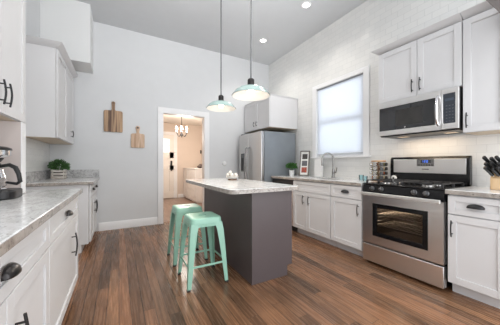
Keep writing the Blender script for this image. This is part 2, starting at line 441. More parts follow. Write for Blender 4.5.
# ------------------------------------------------------------------ laundry hall beyond the doorway
HX0, HX1, HY0, HY1, HZ = .35, 2.56, BY+.12, 8.05, 2.50
struct(MB().box(HX0-.1, HX1+.1, HY0, HY1+.1, -.1, 0).build('floor_hall', M['hallfloor']))
struct(MB().box(HX0-.1, HX1+.1, HY0, HY1+.1, HZ, HZ+.1).build('ceiling_hall', M['hallceil']))
struct(MB().box(HX0-.1, HX0, HY0, HY1, 0, HZ).build('wall_hall_left', M['hall']))
struct(MB().box(HX1, HX1+.1, HY0, HY1, 0, HZ).build('wall_hall_right', M['hall']))
struct(MB().box(HX0-.1, HX1+.1, HY1, HY1+.1, 0, HZ).build('wall_hall_back', M['hall']))
struct(MB().box(1.74, HX1-.001, HY1-.016, HY1-.001, .001, .12).build('baseboard_hall', M['trim'], bevel=.003))
struct(MB().box(.60, .70, HY1-.02, HY1-.001, .001, 2.11).box(1.60, 1.715, HY1-.02, HY1-.001, .001, 2.11).box(.60, 1.715, HY1-.02, HY1-.001, 2.11, 2.21).build('trim_6', M['trim'], bevel=.003))
dr = MB()
for (a, b, c, d) in ((.705, 1.595, .012, .22), (.705, 1.595, .95, 1.10), (.705, 1.595, 1.33, 1.53), (.705, 1.595, 1.97, 2.10),):
    dr.box(a, b, HY1-.045, HY1-.003, c, d)
for (a, b) in ((.705, .85), (1.46, 1.595)): dr.box(a, b, HY1-.045, HY1-.003, .22, 1.97)
dr.box(1.10, 1.20, HY1-.045, HY1-.003, .22, 1.33)
dr.box(.85, 1.46, HY1-.03, HY1-.004, .22, 1.33)
door = struct(dr.build('door_1', M['hdoor'], bevel=.004))
MB().box(.85, 1.46, HY1-.025, HY1-.015, 1.53, 1.97).build('pane', M['hwin'], door)
MB().box(1.145, 1.165, HY1-.04, HY1-.026, 1.53, 1.97).box(.85, 1.46, HY1-.04, HY1-.026, 1.74, 1.76).build('glazing_bar', M['hdoor'], door)
MB().box(1.485, 1.545, HY1-.065, HY1-.046, 1.10, 1.25).build('keypad_lock', M['black'], door, bevel=.01)
MB().lathe([(0, 0), (.03, 0), (.03, .008), (.012, .012), (.012, .03), (.026, .034), (.03, .046), (.018, .056), (0, .058)], (1.515, HY1-.046, .945), 20, (0, -1, 0)).build('door_knob', M['black'], door)
# two white laundry units
def laundry(y0, y1, label, drawers):
    t = thing('laundry_unit', (2.22, (y0+y1)/2, 0), label, 'laundry unit')
    MB().box(1.93, HX1-.02, y0, y1, .04, .985).box(1.96, HX1-.05, y0+.02, y1-.02, 0.001, .04).build('body', M['appl'], t, bevel=.012)
    MB().box(1.90, HX1-.02, y0-.004, y1+.004, .986, 1.01).build('top', M['appl'], t, bevel=.008)
    MB().box(HX1-.14, HX1-.03, y0+.01, y1-.01, 1.011, 1.10).build('control_panel', M['appl'], t, bevel=.015)
    if drawers:
        for a, b in ((.06, .15), (.17, .355), (.375, .625), (.645, .97)):
            MB().box(1.908, 1.929, y0+.01, y1-.01, a, b).build('drawer', M['appl'], t, bevel=.006)
    else:
        MB().box(1.908, 1.929, y0+.01, y1-.01, .06, .97).build('front_door', M['appl'], t, bevel=.006)
laundry(6.58, 7.46, 'white laundry cabinet with stacked drawer fronts in the hall, nearer the doorway', True)
laundry(7.48, 8.0, 'plain white laundry unit in the hall corner beside the cream door', False)
bk = MB()
for i in range(7):
    a = i*.9; bk.ball((2.2+.09*math.cos(a), 6.78+.09*math.sin(a), 1.058+.02*(i%3)), .085, .07, .045)
tag(bk.build('cloth_bundle', M['basket'], origin=(2.2, 6.78, 1.01)), 'dark brown bundle of cloth on the white laundry cabinet in the hall', 'bundle')
hk = thing('wall_hook', (2.535, HY1, 1.57), 'small dark hook on the beige hall wall near the corner', 'hook')
MB().box(2.51, 2.555, HY1-.012, HY1-.001, 1.51, 1.63).build('plate', M['bronze'], hk, bevel=.003)
MB().tube([(2.533, HY1-.012, 1.58), (2.533, HY1-.06, 1.57), (2.533, HY1-.075, 1.60)], .008).build('peg', M['bronze'], hk)
# chandelier
cx, cy = 1.53, 6.6
ch = thing('chandelier', (cx, cy, HZ), 'brass chandelier with lit candle bulbs in the hall beyond the doorway', 'chandelier')
MB().lathe([(0, HZ-.001), (.06, HZ-.001), (.055, HZ-.02), (.012, HZ-.03), (0, HZ-.03)], (cx, cy, 0), 24).build('canopy', M['nickel'], ch)
MB().tube([(cx, cy, HZ-.03), (cx, cy, 2.15)], .007).build('stem', M['bronze'], ch)
MB().lathe([(0, 2.16), (.018, 2.15), (.03, 2.10), (.015, 2.05), (.022, 2.0), (.045, 1.965), (.03, 1.93), (.012, 1.91), (.016, 1.895), (0, 1.88)], (cx, cy, 0), 24).build('column', M['bronze'], ch)
for k in range(6):
    a = 2*PI*k/6+.2; ca, sa = math.cos(a), math.sin(a)
    pts = []
    for i in range(9):
        t = i/8; r = .03+.125*t; z = 1.97-.07*math.sin(PI*t*1.0)+.055*t*t
        pts.append((cx+r*ca, cy+r*sa, z))
    arm = MB().tube(pts, .007, 8).build('arm', M['bronze'], ch)
    ex, ey, ez = pts[-1]
    MB().lathe([(0, ez), (.012, ez), (.032, ez+.012), (.028, ez+.018), (.011, ez+.02), (.011, ez+.075), (0, ez+.075)], (ex, ey, 0), 16).build('candle_cup', M['hdoor'], arm)
    MB().lathe([(0, ez+.076), (.012, ez+.08), (.022, ez+.105), (.017, ez+.135), (.004, ez+.165), (0, ez+.167)], (ex, ey, 0), 14).build('candle_bulb', M['bulbw'], arm)
pl = bpy.data.lights.new('chandelier_light', 'POINT'); pl.energy = 38; pl.color = (1, .91, .82); pl.shadow_soft_size = .18
po = bpy.data.objects.new('chandelier_light', pl); COL.objects.link(po); po.parent = ch; po.location = (0, -.35, -.62)

# ------------------------------------------------------------------ cabinets
def shaker(name, parent, x, s, y0, y1, z0, z1, rail=.058, m='cab'):
    """flat-panel door on plane x facing s along X: raised frame round a recessed panel, one mesh"""
    t = .02; xa, xb = sorted((x, x+s*t)); pa, pb = sorted((x, x+s*.010))
    r = min(rail, (z1-z0)*.3)
    b = MB()
    b.box(xa, xb, y0, y0+rail, z0, z1).box(xa, xb, y1-rail, y1, z0, z1).box(xa, xb, y0+rail, y1-rail, z0, z0+r).box(xa, xb, y0+rail, y1-rail, z1-r, z1)
    b.box(pa, pb, y0+rail, y1-rail, z0+r, z1-r)
    return b.build(name, M[m], parent, bevel=.0018)
def bar_pull(parent, x, s, y, z0, z1, m='black'):
    """arched bar pull on two posts; x = door face"""
    n = 9; pts = []
    for i in range(n):
        t = i/(n-1); pts.append((x+s*(.026+.009*math.sin(PI*t)), y, z0+(z1-z0)*t))
    h = z1-z0
    b = MB().tube(pts, .0055, 8)
    for z in (z0+h*.17, z1-h*.17): b.tube([(x+s*.0004, y, z), (x+s*.032, y, z)], .0045, 8)
    return b.build('pull_handle', M[m], parent)
def cup_pull(parent, x, s, y, z, wd=.05, m='bronze'):
    b = MB(); na, nb = 16, 8; g = []
    for i in range(na+1):
        a = PI*i/na; row = []
        for j in range(nb+1):
            t = PI/2*j/nb
            row.append(b.bm.verts.new((x+s*(.001+.03*math.sin(a)**.7*math.cos(t)), y+wd*math.cos(a), z-.012+.034*math.sin(a)**.7*math.sin(t))))
        g.append(row)
    for i in range(na):
        for j in range(nb):
            b.bm.faces.new((g[i][j], g[i+1][j], g[i+1][j+1], g[i][j+1]))
    bmesh.ops.remove_doubles(b.bm, verts=b.bm.verts[:], dist=1e-5)
    return b.build('cup_pull', M[m], parent, solid=.003, recalc=True, sharp=60)
def base_body(t, xb, xf, s, y0, y1, toe=.075, m='cab', z1=.873):
    """carcass between wall xb and front xf, facing s, with a recessed toe kick"""
    e = .0008
    pts = [(xb, .105), (xf, .105), (xf, z1), (xb, z1)]
    a, b = sorted((xb, xf))
    MB().box(a, b, y0+e, y1-e, .105, z1).build('carcass', M[m], t, bevel=.0015)
    ta, tb = sorted((xb, xf-s*toe))
    MB().box(ta, tb, y0+e, y1-e, .001, .1045).build('toe_kick', M[m], t)
G = .0025
FL = -.345          # left carcass front
FR = 2.53           # right carcass front

# near left run
def left_base(y0, y1, label, doors, drawers):
    t = thing('base_cabinet', (-.65, (y0+y1)/2, 0), label, 'cabinet', 'white base cabinets along the left wall')
    base_body(t, LX+.002, FL, 1, y0, y1)
    for (a, b) in drawers:
        d = shaker('drawer', t, FL+.003, 1, a+G, b-G, .70, .862)
        cup_pull(d, FL+.023, 1, (a+b)/2, .785)
    for (a, b, py) in doors:
        d = shaker('door', t, FL+.003, 1, a+G, b-G, .112, .694)
        if py is not None: bar_pull(d, FL+.023, 1, py, .42, .60, 'bronze')
    return t
left_base(1.60, 2.60, 'white base cabinet under the near left counter, its far end unit with one drawer', [(1.60, 2.60, 2.26)], [(1.60, 2.60)])
left_base(.53, 1.595, 'white base cabinet under the near left counter in the lower left corner of the picture', [(.53, 1.06, .62), (1.06, 1.595, 1.13)], [(.53, 1.595)])
# far left base
t = left_base(3.64, 4.66, 'white base cabinet in the far left corner under the potted plant', [(3.70, 4.18, 4.12), (4.18, 4.655, 4.24)], [(3.70, 4.18), (4.18, 4.655)])
def countertop(name, label, xa, xb, y0, y1, edge_sides, z=.917, thick=.038, hole=None):
    t = thing(name, ((xa+xb)/2, (y0+y1)/2, z), label, 'countertop')
    b = MB()
    if hole:
        hx0, hx1, hy0, hy1 = hole
        b.box(xa, hx0, y0, y1, z-thick, z).box(hx1, xb, y0, y1, z-thick, z).box(hx0, hx1, y0, hy0, z-thick, z).box(hx0, hx1, hy1, y1, z-thick, z)
        sl = b.build('slab', M['granite'], t)
    else:
        b.box(xa, xb, y0, y1, z-thick, z); sl = b.build('slab', M['granite'], t, bevel=.004)
    e = MB(); th = .003
    if '+x' in edge_sides: e.box(xb+.0002, xb+th, y0, y1, z-thick, z-.004)
    if '-x' in edge_sides: e.box(xa-th, xa-.0002, y0, y1, z-thick, z-.004)
    if '+y' in edge_sides: e.box(xa, xb, y1+.0002, y1+th, z-thick, z-.004)
    if '-y' in edge_sides: e.box(xa, xb, y0-th, y0-.0002, z-thick, z-.004)
    e.build('edge', M['granedge'], sl)
    return t
countertop('countertop', 'long pale granite countertop on the near left cabinets under the coffee maker', LX+.002, -.292, .52, 2.615, ('+x', '+y'))
t = countertop('countertop', 'short pale granite countertop in the far left corner under the potted plant', LX+.002, -.29, 3.605, BY-.002, ('+x', '-y'))
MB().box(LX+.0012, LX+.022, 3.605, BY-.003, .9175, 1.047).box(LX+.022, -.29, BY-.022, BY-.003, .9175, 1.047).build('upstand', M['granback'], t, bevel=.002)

# left wall cabinets
def crown(t, xf, s, y0, y1, z, xb, ends, h=.055, out=.075):
    """sloped crown moulding along the front, returning to the wall at the named ends"""
    b = MB()
    ya, yb = y0-(out if 'lo' in ends else 0), y1+(out if 'hi' in ends else 0)
    P = lambda x, y, zz: b.bm.verts.new((x, y, zz))
    f0 = [P(xf, y0, z), P(xf, y1, z)]; f1 = [P(xf+s*out, ya, z+h), P(xf+s*out, yb, z+h)]
    g0 = [P(xb, y0, z), P(xb, y1, z)]; g1 = [P(xb, ya, z+h), P(xb, yb, z+h)]
    for f in ((f0[0], f0[1], f1[1], f1[0]), (f1[0], f1[1], g1[1], g1[0]), (g0[0], f0[0], f1[0], g1[0]), (f0[1], g0[1], g1[1], f1[1]), (g0[1], g0[0], g1[0], g1[1]), (f0[0], g0[0], g0[1], f0[1])):
        b.bm.faces.new(f)
    return b.build('crown_moulding', M['cab'], t, recalc=True)
def upper(label, xb, xf, s, y0, y1, z0, z1, doors, pulls, group, ends='', crown_on=True, pz=(.05, .20), pm='black'):
    t = thing('wall_cabinet', ((xb+xf)/2, (y0+y1)/2, z0), label, 'cabinet', group)
    a, b = sorted((xb, xf))
    MB().box(a, b, y0+.0008, y1-.0008, z0+.004, z1).build('carcass', M['cab'], t, bevel=.0015)
    MB().box(a+.004, b-.004, y0+.006, y1-.006, z0, z0+.0035).build('underside', M['under'], t)
    for (p, q), py in zip(doors, pulls):
        d = shaker('door', t, xf+s*.003, s, p+G, q-G, z0+.006, z1-.008)
        if py is not None: bar_pull(d, xf+s*.023, s, py, z0+pz[0], z0+pz[1], pm)
    if crown_on: crown(t, xf, s, y0, y1, z1+.0005, xb, ends)
    return t
ULX = -.655
upper('tall white wall cabinet at the left edge above the coffee maker', LX+.002, ULX, 1, 1.58, 2.43, 1.452, 3.3,
      [(1.58, 2.00), (2.00, 2.43)], [1.955, 2.045], 'white wall cabinets on the left wall', crown_on=False)
upper('white wall cabinet with crown in the far left corner above the potted plant', LX+.009, ULX, 1, 3.53, 4.675, 1.45, 2.515,
      [(3.535, 4.08), (4.08, 4.66)], [None, 4.36], 'white wall cabinets on the left wall', ends='lo', pz=(.09, .19))

# right-hand run: sink cabinet, drawer cabinet, range, end cabinet
def right_base(y0, y1, label, doors, drawers):
    t = thing('base_cabinet', (2.85, (y0+y1)/2, 0), label, 'cabinet', 'white base cabinets along the right wall')
    if 'sink' in label and 'between' not in label:
        b = MB(); e = .0008
        b.box(FR, RX-.002, y0+e, y0+.018, .105, .873).box(FR, RX-.002, y1-.018, y1-e, .105, .873).box(FR, RX-.002, y0+.018, y1-.018, .105, .123).box(RX-.014, RX-.002, y0+.018, y1-.018, .123, .873).box(FR, FR+.018, y0+.018, y1-.018, .123, .873)
        b.build('carcass', M['cab'], t)
        MB().box(FR+.075, RX-.002, y0+e, y1-e, .001, .1045).build('toe_kick', M['cab'], t)
    else:
        base_body(t, RX-.002, FR, -1, y0, y1)
    for (a, b, pull) in drawers:
        d = shaker('drawer', t, FR-.003, -1, a+G, b-G, .708, .866, .05)
        if pull: cup_pull(d, FR-.023, -1, (a+b)/2, .79, .055, 'black')
    for (a, b, py) in doors:
        d = shaker('door', t, FR-.003, -1, a+G, b-G, .112, .70)
        bar_pull(d, FR-.023, -1, py, .515, .655)
    return t
right_base(2.215, 2.99, 'white sink base cabinet with two doors and a plain drawer front', [(2.215, 2.675, 2.615), (2.675, 2.99, 2.735)], [(2.215, 2.99, False)])
right_base(1.745, 2.21, 'white base cabinet with one drawer and one door between sink and range', [(1.745, 2.21, 1.785)], [(1.745, 2.21, True)])
right_base(.55, .92, 'white base cabinet right of the range under the knife block', [(.55, .92, .885)], [(.55, .92, True)])
countertop('countertop', 'pale granite countertop with the sink along the right wall', 2.492, RX-.002, 1.742, 3.60, ('-x', '+y'), hole=(2.66, 3.02, 2.28, 2.86))
countertop('countertop', 'short pale granite countertop right of the range under the knife block', 2.492, RX-.002, .545, .932, ('-x',))
# sink
sk = thing('sink', (2.84, 2.57, .878), 'stainless steel undermount sink set in the granite under the window', 'sink')
b = MB(); x0, x1, y0, y1 = 2.664, 3.016, 2.284, 2.856
b.box(x0, x1, y0, y1, .70, .706).box(x0, x0+.004, y0, y1, .706, .905).box(x1-.004, x1, y0, y1, .706, .905).box(x0, x1, y0, y0+.004, .706, .905).box(x0, x1, y1-.004, y1, .706, .905)
b.build('basin', M['steel'], sk)
MB().lathe([(0, .7065), (.04, .7065), (.042, .71), (.02, .7105), (0, .7105)], (2.84, 2.57, 0), 20).build('drain', M['chrome'], sk)
# faucet
fx, fy = 3.075, 2.655
fc = thing('faucet', (fx, fy, .917), 'tall gooseneck pull-down faucet in brushed nickel behind the sink', 'faucet')
MB().lathe([(0, .9175), (.032, .9175), (.032, .925), (.024, .935), (.022, .99), (.024, 1.0), (.020, 1.04), (.015, 1.06), (0, 1.06)], (fx, fy, 0), 24).build('base', M['nickel'], fc)
pts = [(fx, fy, 1.05), (fx, fy, 1.20)]
R_ = .092
for i in range(1, 13):
    a = PI*i/12*1.05
    pts.append((fx-R_*(1-math.cos(a))*.86, fy+R_*(1-math.cos(a))*.5, 1.225+R_*math.sin(a)))
MB().tube(pts, .0125, 12).build('gooseneck', M['nickel'], fc)
ex, ey, ez = pts[-1]
MB().tube([(ex, ey, ez), (ex+.004, ey, ez-.035), (ex+.010, ey, ez-.10)], .016, 14, radii=[.0135, .017, .020]).build('spray_head', M['nickel'], fc)
MB().tube([(fx, fy-.015, .995), (fx-.005, fy-.055, 1.005), (fx-.012, fy-.075, 1.04), (fx-.015, fy-.085, 1.085)], .009, 10, radii=[.014, .012, .009, .007]).build('lever', M['nickel'], fc)
# items by the sink
def leafball(b, c, r, n, size, sz=1.0, seed=1):
    rnd = random.Random(seed)
    for i in range(n):
        th = rnd.uniform(0, 2*PI); ph = math.acos(rnd.uniform(-.45, 1)); rr = r*rnd.uniform(.45, 1)
        p = Vector((rr*math.sin(ph)*math.cos(th), rr*math.sin(ph)*math.sin(th), rr*math.cos(ph)*sz))+Vector(c)
        q = (p-Vector(c)).normalized()
        d = (q+Vector((rnd.uniform(-.5,.5), rnd.uniform(-.5,.5), rnd.uniform(-.2,.5)))).normalized()
        sd = d.cross(Vector((rnd.uniform(-1,1), rnd.uniform(-1,1), rnd.uniform(-1,1)))).normalized()
        s_ = size*rnd.uniform(.7, 1.25); nn = d.cross(sd)
        v = [b.bm.verts.new(p+x) for x in (-d*s_*.5, sd*s_*.3+nn*s_*.06, d*s_*.6, -sd*s_*.3+nn*s_*.06)]
        b.bm.faces.new(v)
    return b
px, py = 2.90, 3.50
t = thing('potted_plant', (px, py, .917), 'bushy green plant in a small white pot beside the fridge', 'plant')
MB().lathe([(0, .9175), (.042, .9175), (.052, 1.015), (.055, 1.02), (.047, 1.02), (.045, 1.005), (0, 1.005)], (px, py, 0), 24).build('pot', M['white'], t)
b = MB()
for i in range(14):
    a = i*2.4; b.tube([(px+.012*math.cos(a), py+.012*math.sin(a), 1.004), (px+.07*math.cos(a), py+.07*math.sin(a), 1.09+.02*(i%3))], .0022, 5)
b.build('stems', M['leafd'], t)
leafball(MB(), (px, py, 1.085), .114, 460, .034, .72, 3).build('foliage', M['leaf'], t)
# three-picture frame leaning against the wall
fr = thing('picture_frame', (3.03, 3.22, .917), 'grey wooden frame with three small photos leaning by the white board', 'picture frame')
def leanbox(b, u0, u1, v0, v1, w0, w1, base=(3.0, 3.27, .919), lean=.20, yaw=.50):
    """box in the plane of a leaning frame: u along its width, v up, w out of its face"""
    U = Vector((math.sin(yaw)*1.0, -math.cos(yaw), 0)); Nn = Vector((-math.cos(yaw), -math.sin(yaw), 0))
    V = (Vector((0,0,1))*math.cos(lean)-Nn*math.sin(lean)); Wv = Nn*math.cos(lean)+Vector((0,0,1))*math.sin(lean)
    o = Vector(base)
    p = [o+U*u+V*v+Wv*w for w in (w0, w1) for (u, v) in ((u0, v0), (u1, v0), (u1, v1), (u0, v1))]
    v_ = [b.bm.verts.new(q) for q in p]
    fs = [b.bm.faces.new([v_[i] for i in f]) for f in ((3,2,1,0),(4,5,6,7),(0,1,5,4),(1,2,6,5),(2,3,7,6),(3,0,4,7))]
    bmesh.ops.recalc_face_normals(b.bm, faces=fs)
    return b
FWd, FHt = .185, .475
b = MB()
for q in ((-FWd/2, -FWd/2+.018, 0, FHt), (FWd/2-.018, FWd/2, 0, FHt), (-FWd/2+.018, FWd/2-.018, 0, .018), (-FWd/2+.018, FWd/2-.018, FHt-.018, FHt)): leanbox(b, *q, 0, .03)
b.build('frame', M['framew'], fr, bevel=.002)
leanbox(MB(), -FWd/2+.018, FWd/2-.018, .018, FHt-.018, .004, .012).build('mount', M['mount'], fr)
for k, (v0, mm, lb) in enumerate(((.315, 'print1', 'dark brown photo'), (.185, 'print2', 'grey photo'), (.06, 'print3', 'red photo'))):
    o = leanbox(MB(), -.05, .05, v0, v0+.10, .0122, .0142).build('photo', M[mm], fr); o['label'] = lb
t = thing('white_board', (3.06, 2.97, .917), 'plain upright white board standing between the photo frame and the faucet', 'board')
MB().box(3.03, 3.055, 2.855, 3.04, .9175, 1.235).build('panel', M['white'], t, bevel=.008)
MB().box(3.056, 3.10, 2.90, 3.0, .9175, .935).build('foot', M['white'], t, bevel=.004)

# dishwasher
t = thing('dishwasher', (2.85, 3.30, 0), 'stainless dishwasher front between the fridge and the sink cabinet', 'dishwasher')
MB().box(2.56, RX-.03, 3.0, 3.595, .10, .87).build('body', M['fridge'], t)
MB().box(2.515, 2.559, 3.0, 3.595, .11, .78).build('door', M['steel'], t, bevel=.006)
MB().box(2.515, 2.559, 3.0, 3.595, .785, .868).build('control_panel', M['plastic'], t, bevel=.004)
MB().tube([(2.485, 3.06, .74), (2.485, 3.54, .74)], .009).tube([(2.515, 3.09, .74), (2.485, 3.09, .74)], .006).tube([(2.515, 3.51, .74), (2.485, 3.51, .74)], .006).build('handle', M['chrome'], t)
MB().box(2.60, RX-.04, 3.0, 3.595, .001, .099).build('toe_kick', M['plastic'], t)

# refrigerator
RY0, RY1, RF = 3.66, 4.575, 2.305
t = thing('refrigerator', (2.75, 4.12, 0), 'stainless side-by-side refrigerator with grey sides in the far right corner', 'refrigerator')
MB().box(RF+.075, RX-.04, RY0, RY1, .02, 1.765).build('cabinet', M['fridge'], t, bevel=.006)
fz = RY0+.50
dl = MB().box(RF, RF+.07, RY0+.002, fz-.003, .07, 1.76).build('door', M['steelv'], t, bevel=.014, seg=3); dl['label'] = 'wide right-hand steel door'
df = MB().box(RF, RF+.07, fz+.003, RY1-.002, .07, 1.76).build('door', M['steelv'], t, bevel=.014, seg=3); df['label'] = 'narrow left-hand steel door with dispenser'
for d, y in ((dl, fz-.05), (df, fz+.05)):
    pts = [(RF+.003, y, .66), (RF-.035, y, .69), (RF-.055, y, .88), (RF-.062, y, 1.07), (RF-.055, y, 1.26), (RF-.035, y, 1.45), (RF+.003, y, 1.48)]
    MB().tube(pts, .013, 10).build('handle', M['nickel'], d)
dsp = MB().box(RF-.003, RF-.0004, fz+.12, fz+.31, .98, 1.36).build('dispenser', M['enamel'], df, bevel=.003)
MB().box(RF-.0065, RF-.0035, fz+.14, fz+.29, 1.27, 1.345).build('dispenser_buttons', M['bglass'], dsp)
MB().box(RF-.012, RF-.0035, fz+.14, fz+.29, .985, 1.0).build('drip_tray', M['nickel'], dsp)
for y in (RY0+.06, RY1-.06): MB().box(RF+.03, RF+.13, y-.03, y+.03, 1.766, 1.785).build('hinge_cap', M['plastic'], t, bevel=.005)
MB().box(RF+.03, RX-.1, RY0+.02, RY1-.02, .001, .0695).build('base_grille', M['plastic'], t)
upper('white cabinet over the refrigerator with two small doors', RX-.002, 2.50, -1, 3.64, 4.655, 1.845, 2.44,
      [(3.64, 4.14), (4.14, 4.655)], [4.09, 4.19], 'white wall cabinets on the right wall', ends='', crown_on=False, pz=(.07, .17))
MBo = [o for o in bpy.data.objects if str(o.get('label', '')).startswith('white cabinet over the refrigerator')][0]
crown(MBo, 2.50, -1, 3.64, 4.655, 2.4405, RX-.002, 'lo', h=.03, out=.02)

# wall cabinets over the range
upper('white two-door wall cabinet above the microwave', RX-.002, 2.845, -1, .925, 1.735, 1.878, 2.50,
      [(.925, 1.305), (1.305, 1.735)], [1.27, 1.345], 'white wall cabinets on the right wall', ends='hi', pz=(.05, .19))
upper('tall white single-door wall cabinet right of the microwave', RX-.002, 2.845, -1, .615, .92, 1.43, 2.50,
      [(.615, .92)], [.885], 'white wall cabinets on the right wall', ends='', pz=(.045, .185))

# microwave
MX, MY0, MY1, MZ0, MZ1 = 2.765, .93, 1.70, 1.465, 1.872
t = thing('microwave', (2.97, 1.315, MZ0), 'stainless over-the-range microwave with a black glass door', 'microwave')
MB().box(MX+.03, RX-.002, MY0+.002, MY1-.002, MZ0+.012, MZ1).build('case', M['plastic'], t)
MB().box(MX+.035, RX-.01, MY0+.01, MY1-.01, MZ0, MZ0+.0115).build('underside', M['plastic'], t)
ds = 1.065
b = MB()
b.box(MX, MX+.029, ds+.002, MY1, MZ0+.06, MZ0+.07).box(MX, MX+.029, ds+.002, MY1, MZ1-.066, MZ1-.002)
b = MB()
b.box(MX, MX+.029, ds+.002, MY1, MZ1-.066, MZ1-.002).box(MX, MX+.029, ds+.002, MY1, MZ0+.014, MZ0+.068)
b.box(MX, MX+.029, MY1-.012, MY1, MZ0+.068, MZ1-.066).box(MX, MX+.029, ds+.002, ds+.05, MZ0+.068, MZ1-.066)
d = b.build('door', M['steel'], t)
MB().box(MX+.004, MX+.02, ds+.05, MY1-.012, MZ0+.068, MZ1-.066).build('door_glass', M['bglass'], d)
MB().box(MX+.0015, MX+.0038, ds+.16, MY1-.20, MZ0+.11, MZ1-.115).build('window_screen', mat('dark_mesh_screen', (.035, .033, .032), .25, var=.2), d, bevel=.001)
hp = [(MX+.001, ds+.024, MZ0+.06), (MX-.03, ds+.024, MZ0+.085), (MX-.045, ds+.022, MZ0+.15), (MX-.05, ds+.02, MZ0+.205), (MX-.045, ds+.022, MZ0+.26), (MX-.03, ds+.024, MZ0+.325), (MX+.001, ds+.024, MZ0+.35)]
MB().tube(hp, .013, 12).build('handle', M['chrome'], d)
MB().lathe([(0, 0), (.009, 0), (.009, .0015), (0, .0015)], (MX+.0038, 1.40, MZ0+.088), 18, (-1, 0, 0)).build('badge', M['lidm'], d)
b = MB()
b.box(MX, MX+.029, MY0, ds-.001, MZ1-.05, MZ1-.002).box(MX, MX+.029, MY0, ds-.001, MZ0+.014, MZ0+.068).box(MX, MX+.029, MY0, MY0+.025, MZ0+.068, MZ1-.05).box(MX, MX+.029, ds-.014, ds-.001, MZ0+.068, MZ1-.05)
cp = b.build('control_panel', M['steel'], t, bevel=.002)
MB().box(MX+.002, MX+.028, MY0+.025, ds-.014, MZ0+.068, MZ1-.05).build('keypad', mat('slate_keypad', (.035, .042, .055), .12), cp)
keym = mat('grey_key_print', (.075, .085, .10), .4)
for r in range(6):
    for c in range(3):
        MB().box(MX+.0005, MX+.0018, MY0+.038+c*.024, MY0+.050+c*.024, MZ0+.085+r*.03, MZ0+.092+r*.03).build('key', keym, cp)
MB().box(MX+.0005, MX+.0018, MY0+.035, ds-.03, MZ0+.285, MZ0+.31).build('display', mat('dim_display', (.06, .08, .11), .2), cp)
for y_ in (1.02, 1.48): MB().box(2.95, 3.05, y_, y_+.10, MZ0-.0015, MZ0-.0003).build('task_lamp', M['mwlamp'], t)
l = area('microwave_lamp', (2.95, 1.315, MZ0-.02), (0, 0, 0), .25, .55, 1.3, (1, .78, .55)); l.parent = t; l.location = (-.02, 0, -.015)

# range
SX, SY0, SY1 = 2.50, .937, 1.722
t = thing('range', (2.83, (SY0+SY1)/2, 0), 'stainless gas range with black cooktop and oven window below the microwave', 'range')
b = MB(); ya_, yb_ = SY0+.006, SY1-.006
b.box(SX+.06, RX-.05, ya_, 1.02, .03, .90).box(SX+.06, RX-.05, 1.64, yb_, .03, .90).box(SX+.06, RX-.05, 1.02, 1.64, .03, .30).box(SX+.06, RX-.05, 1.02, 1.64, .75, .90).box(SX+.50, RX-.05, 1.02, 1.64, .30, .75)
b.build('body', M['enamel'], t)
for y in (SY0+.06, SY1-.06):
    for x in (SX+.12, RX-.12): MB().lathe([(0, .001), (.018, .001), (.018, .03), (0, .03)], (x, y, 0), 14).build('foot', M['rubber'], t)
# cooktop with rolled front
b = MB(); b.box(SX-.005, RX-.055, SY0, SY1, .9005, .922)
ct = b.build('cooktop', M['enamel'], t, bevel=.008)
# sloping control panel
b = MB(); b.prism([(SX+.055, SY0+.002, .83), (SX-.012, SY0+.002, .83), (SX+.002, SY0+.002, .8995), (SX+.055, SY0+.002, .8995)], (0, 1, 0), SY1-SY0-.004)
cpn = b.build('control_panel', M['enamel'], t)
for y in (1.605, 1.502, 1.177, 1.076):
    kb = MB().lathe([(0, -.005), (.026, -.005), (.026, .006), (.021, .010), (.018, .030), (.014, .033), (0, .033)], (SX-.005, y, .863), 22, (-1, 0, .2)).build('knob', M['knobm'], cpn)
    MB().box(SX-.044, SX-.0385, y-.003, y+.003, .853, .888).build('pointer', M['nickel'], kb)
# grates: bars in two cast-iron frames, burners
def grate(y0, y1):
    b = MB(); zc = .958; x0, x1 = SX+.035, RX-.195; hw = .0065
    for x in (x0, x1): b.box(x-hw, x+hw, y0, y1, zc-.008, zc)
    for y in (y0, y1): b.box(x0, x1, y-hw, y+hw, zc-.008, zc)
    xm = (x0+x1)/2; b.box(xm-hw, xm+hw, y0, y1, zc-.008, zc)
    ym = (y0+y1)/2; b.box(x0, x1, ym-hw, ym+hw, zc-.008, zc+.002)
    for k in (.25, .75):
        xx = x0+(x1-x0)*k; b.box(xx-hw*.8, xx+hw*.8, y0, y0+.10, zc-.008, zc).box(xx-hw*.8, xx+hw*.8, y1-.10, y1, zc-.008, zc)
    for x in (x0, x1, xm):
        for y in (y0, y1): b.box(x-.009, x+.009, y-.009, y+.009, .9223, zc-.007)
    return b.build('grate', M['iron'], ct, bevel=.002)
grate(SY0+.03, SY0+.37); grate(SY1-.37, SY1-.03)
for x in (SX+.15, RX-.31):
    for y in (SY0+.19, SY1-.19):
        bn = MB().lathe([(0, .9222), (.055, .9222), (.05, .932), (.035, .936), (0, .936)], (x, y, 0), 24).build('burner', M['nickel'], ct)
        MB().lathe([(0, .9362), (.034, .9362), (.034, .942), (.028, .945), (0, .945)], (x, y, 0), 24).build('burner_cap', M['iron'], bn)
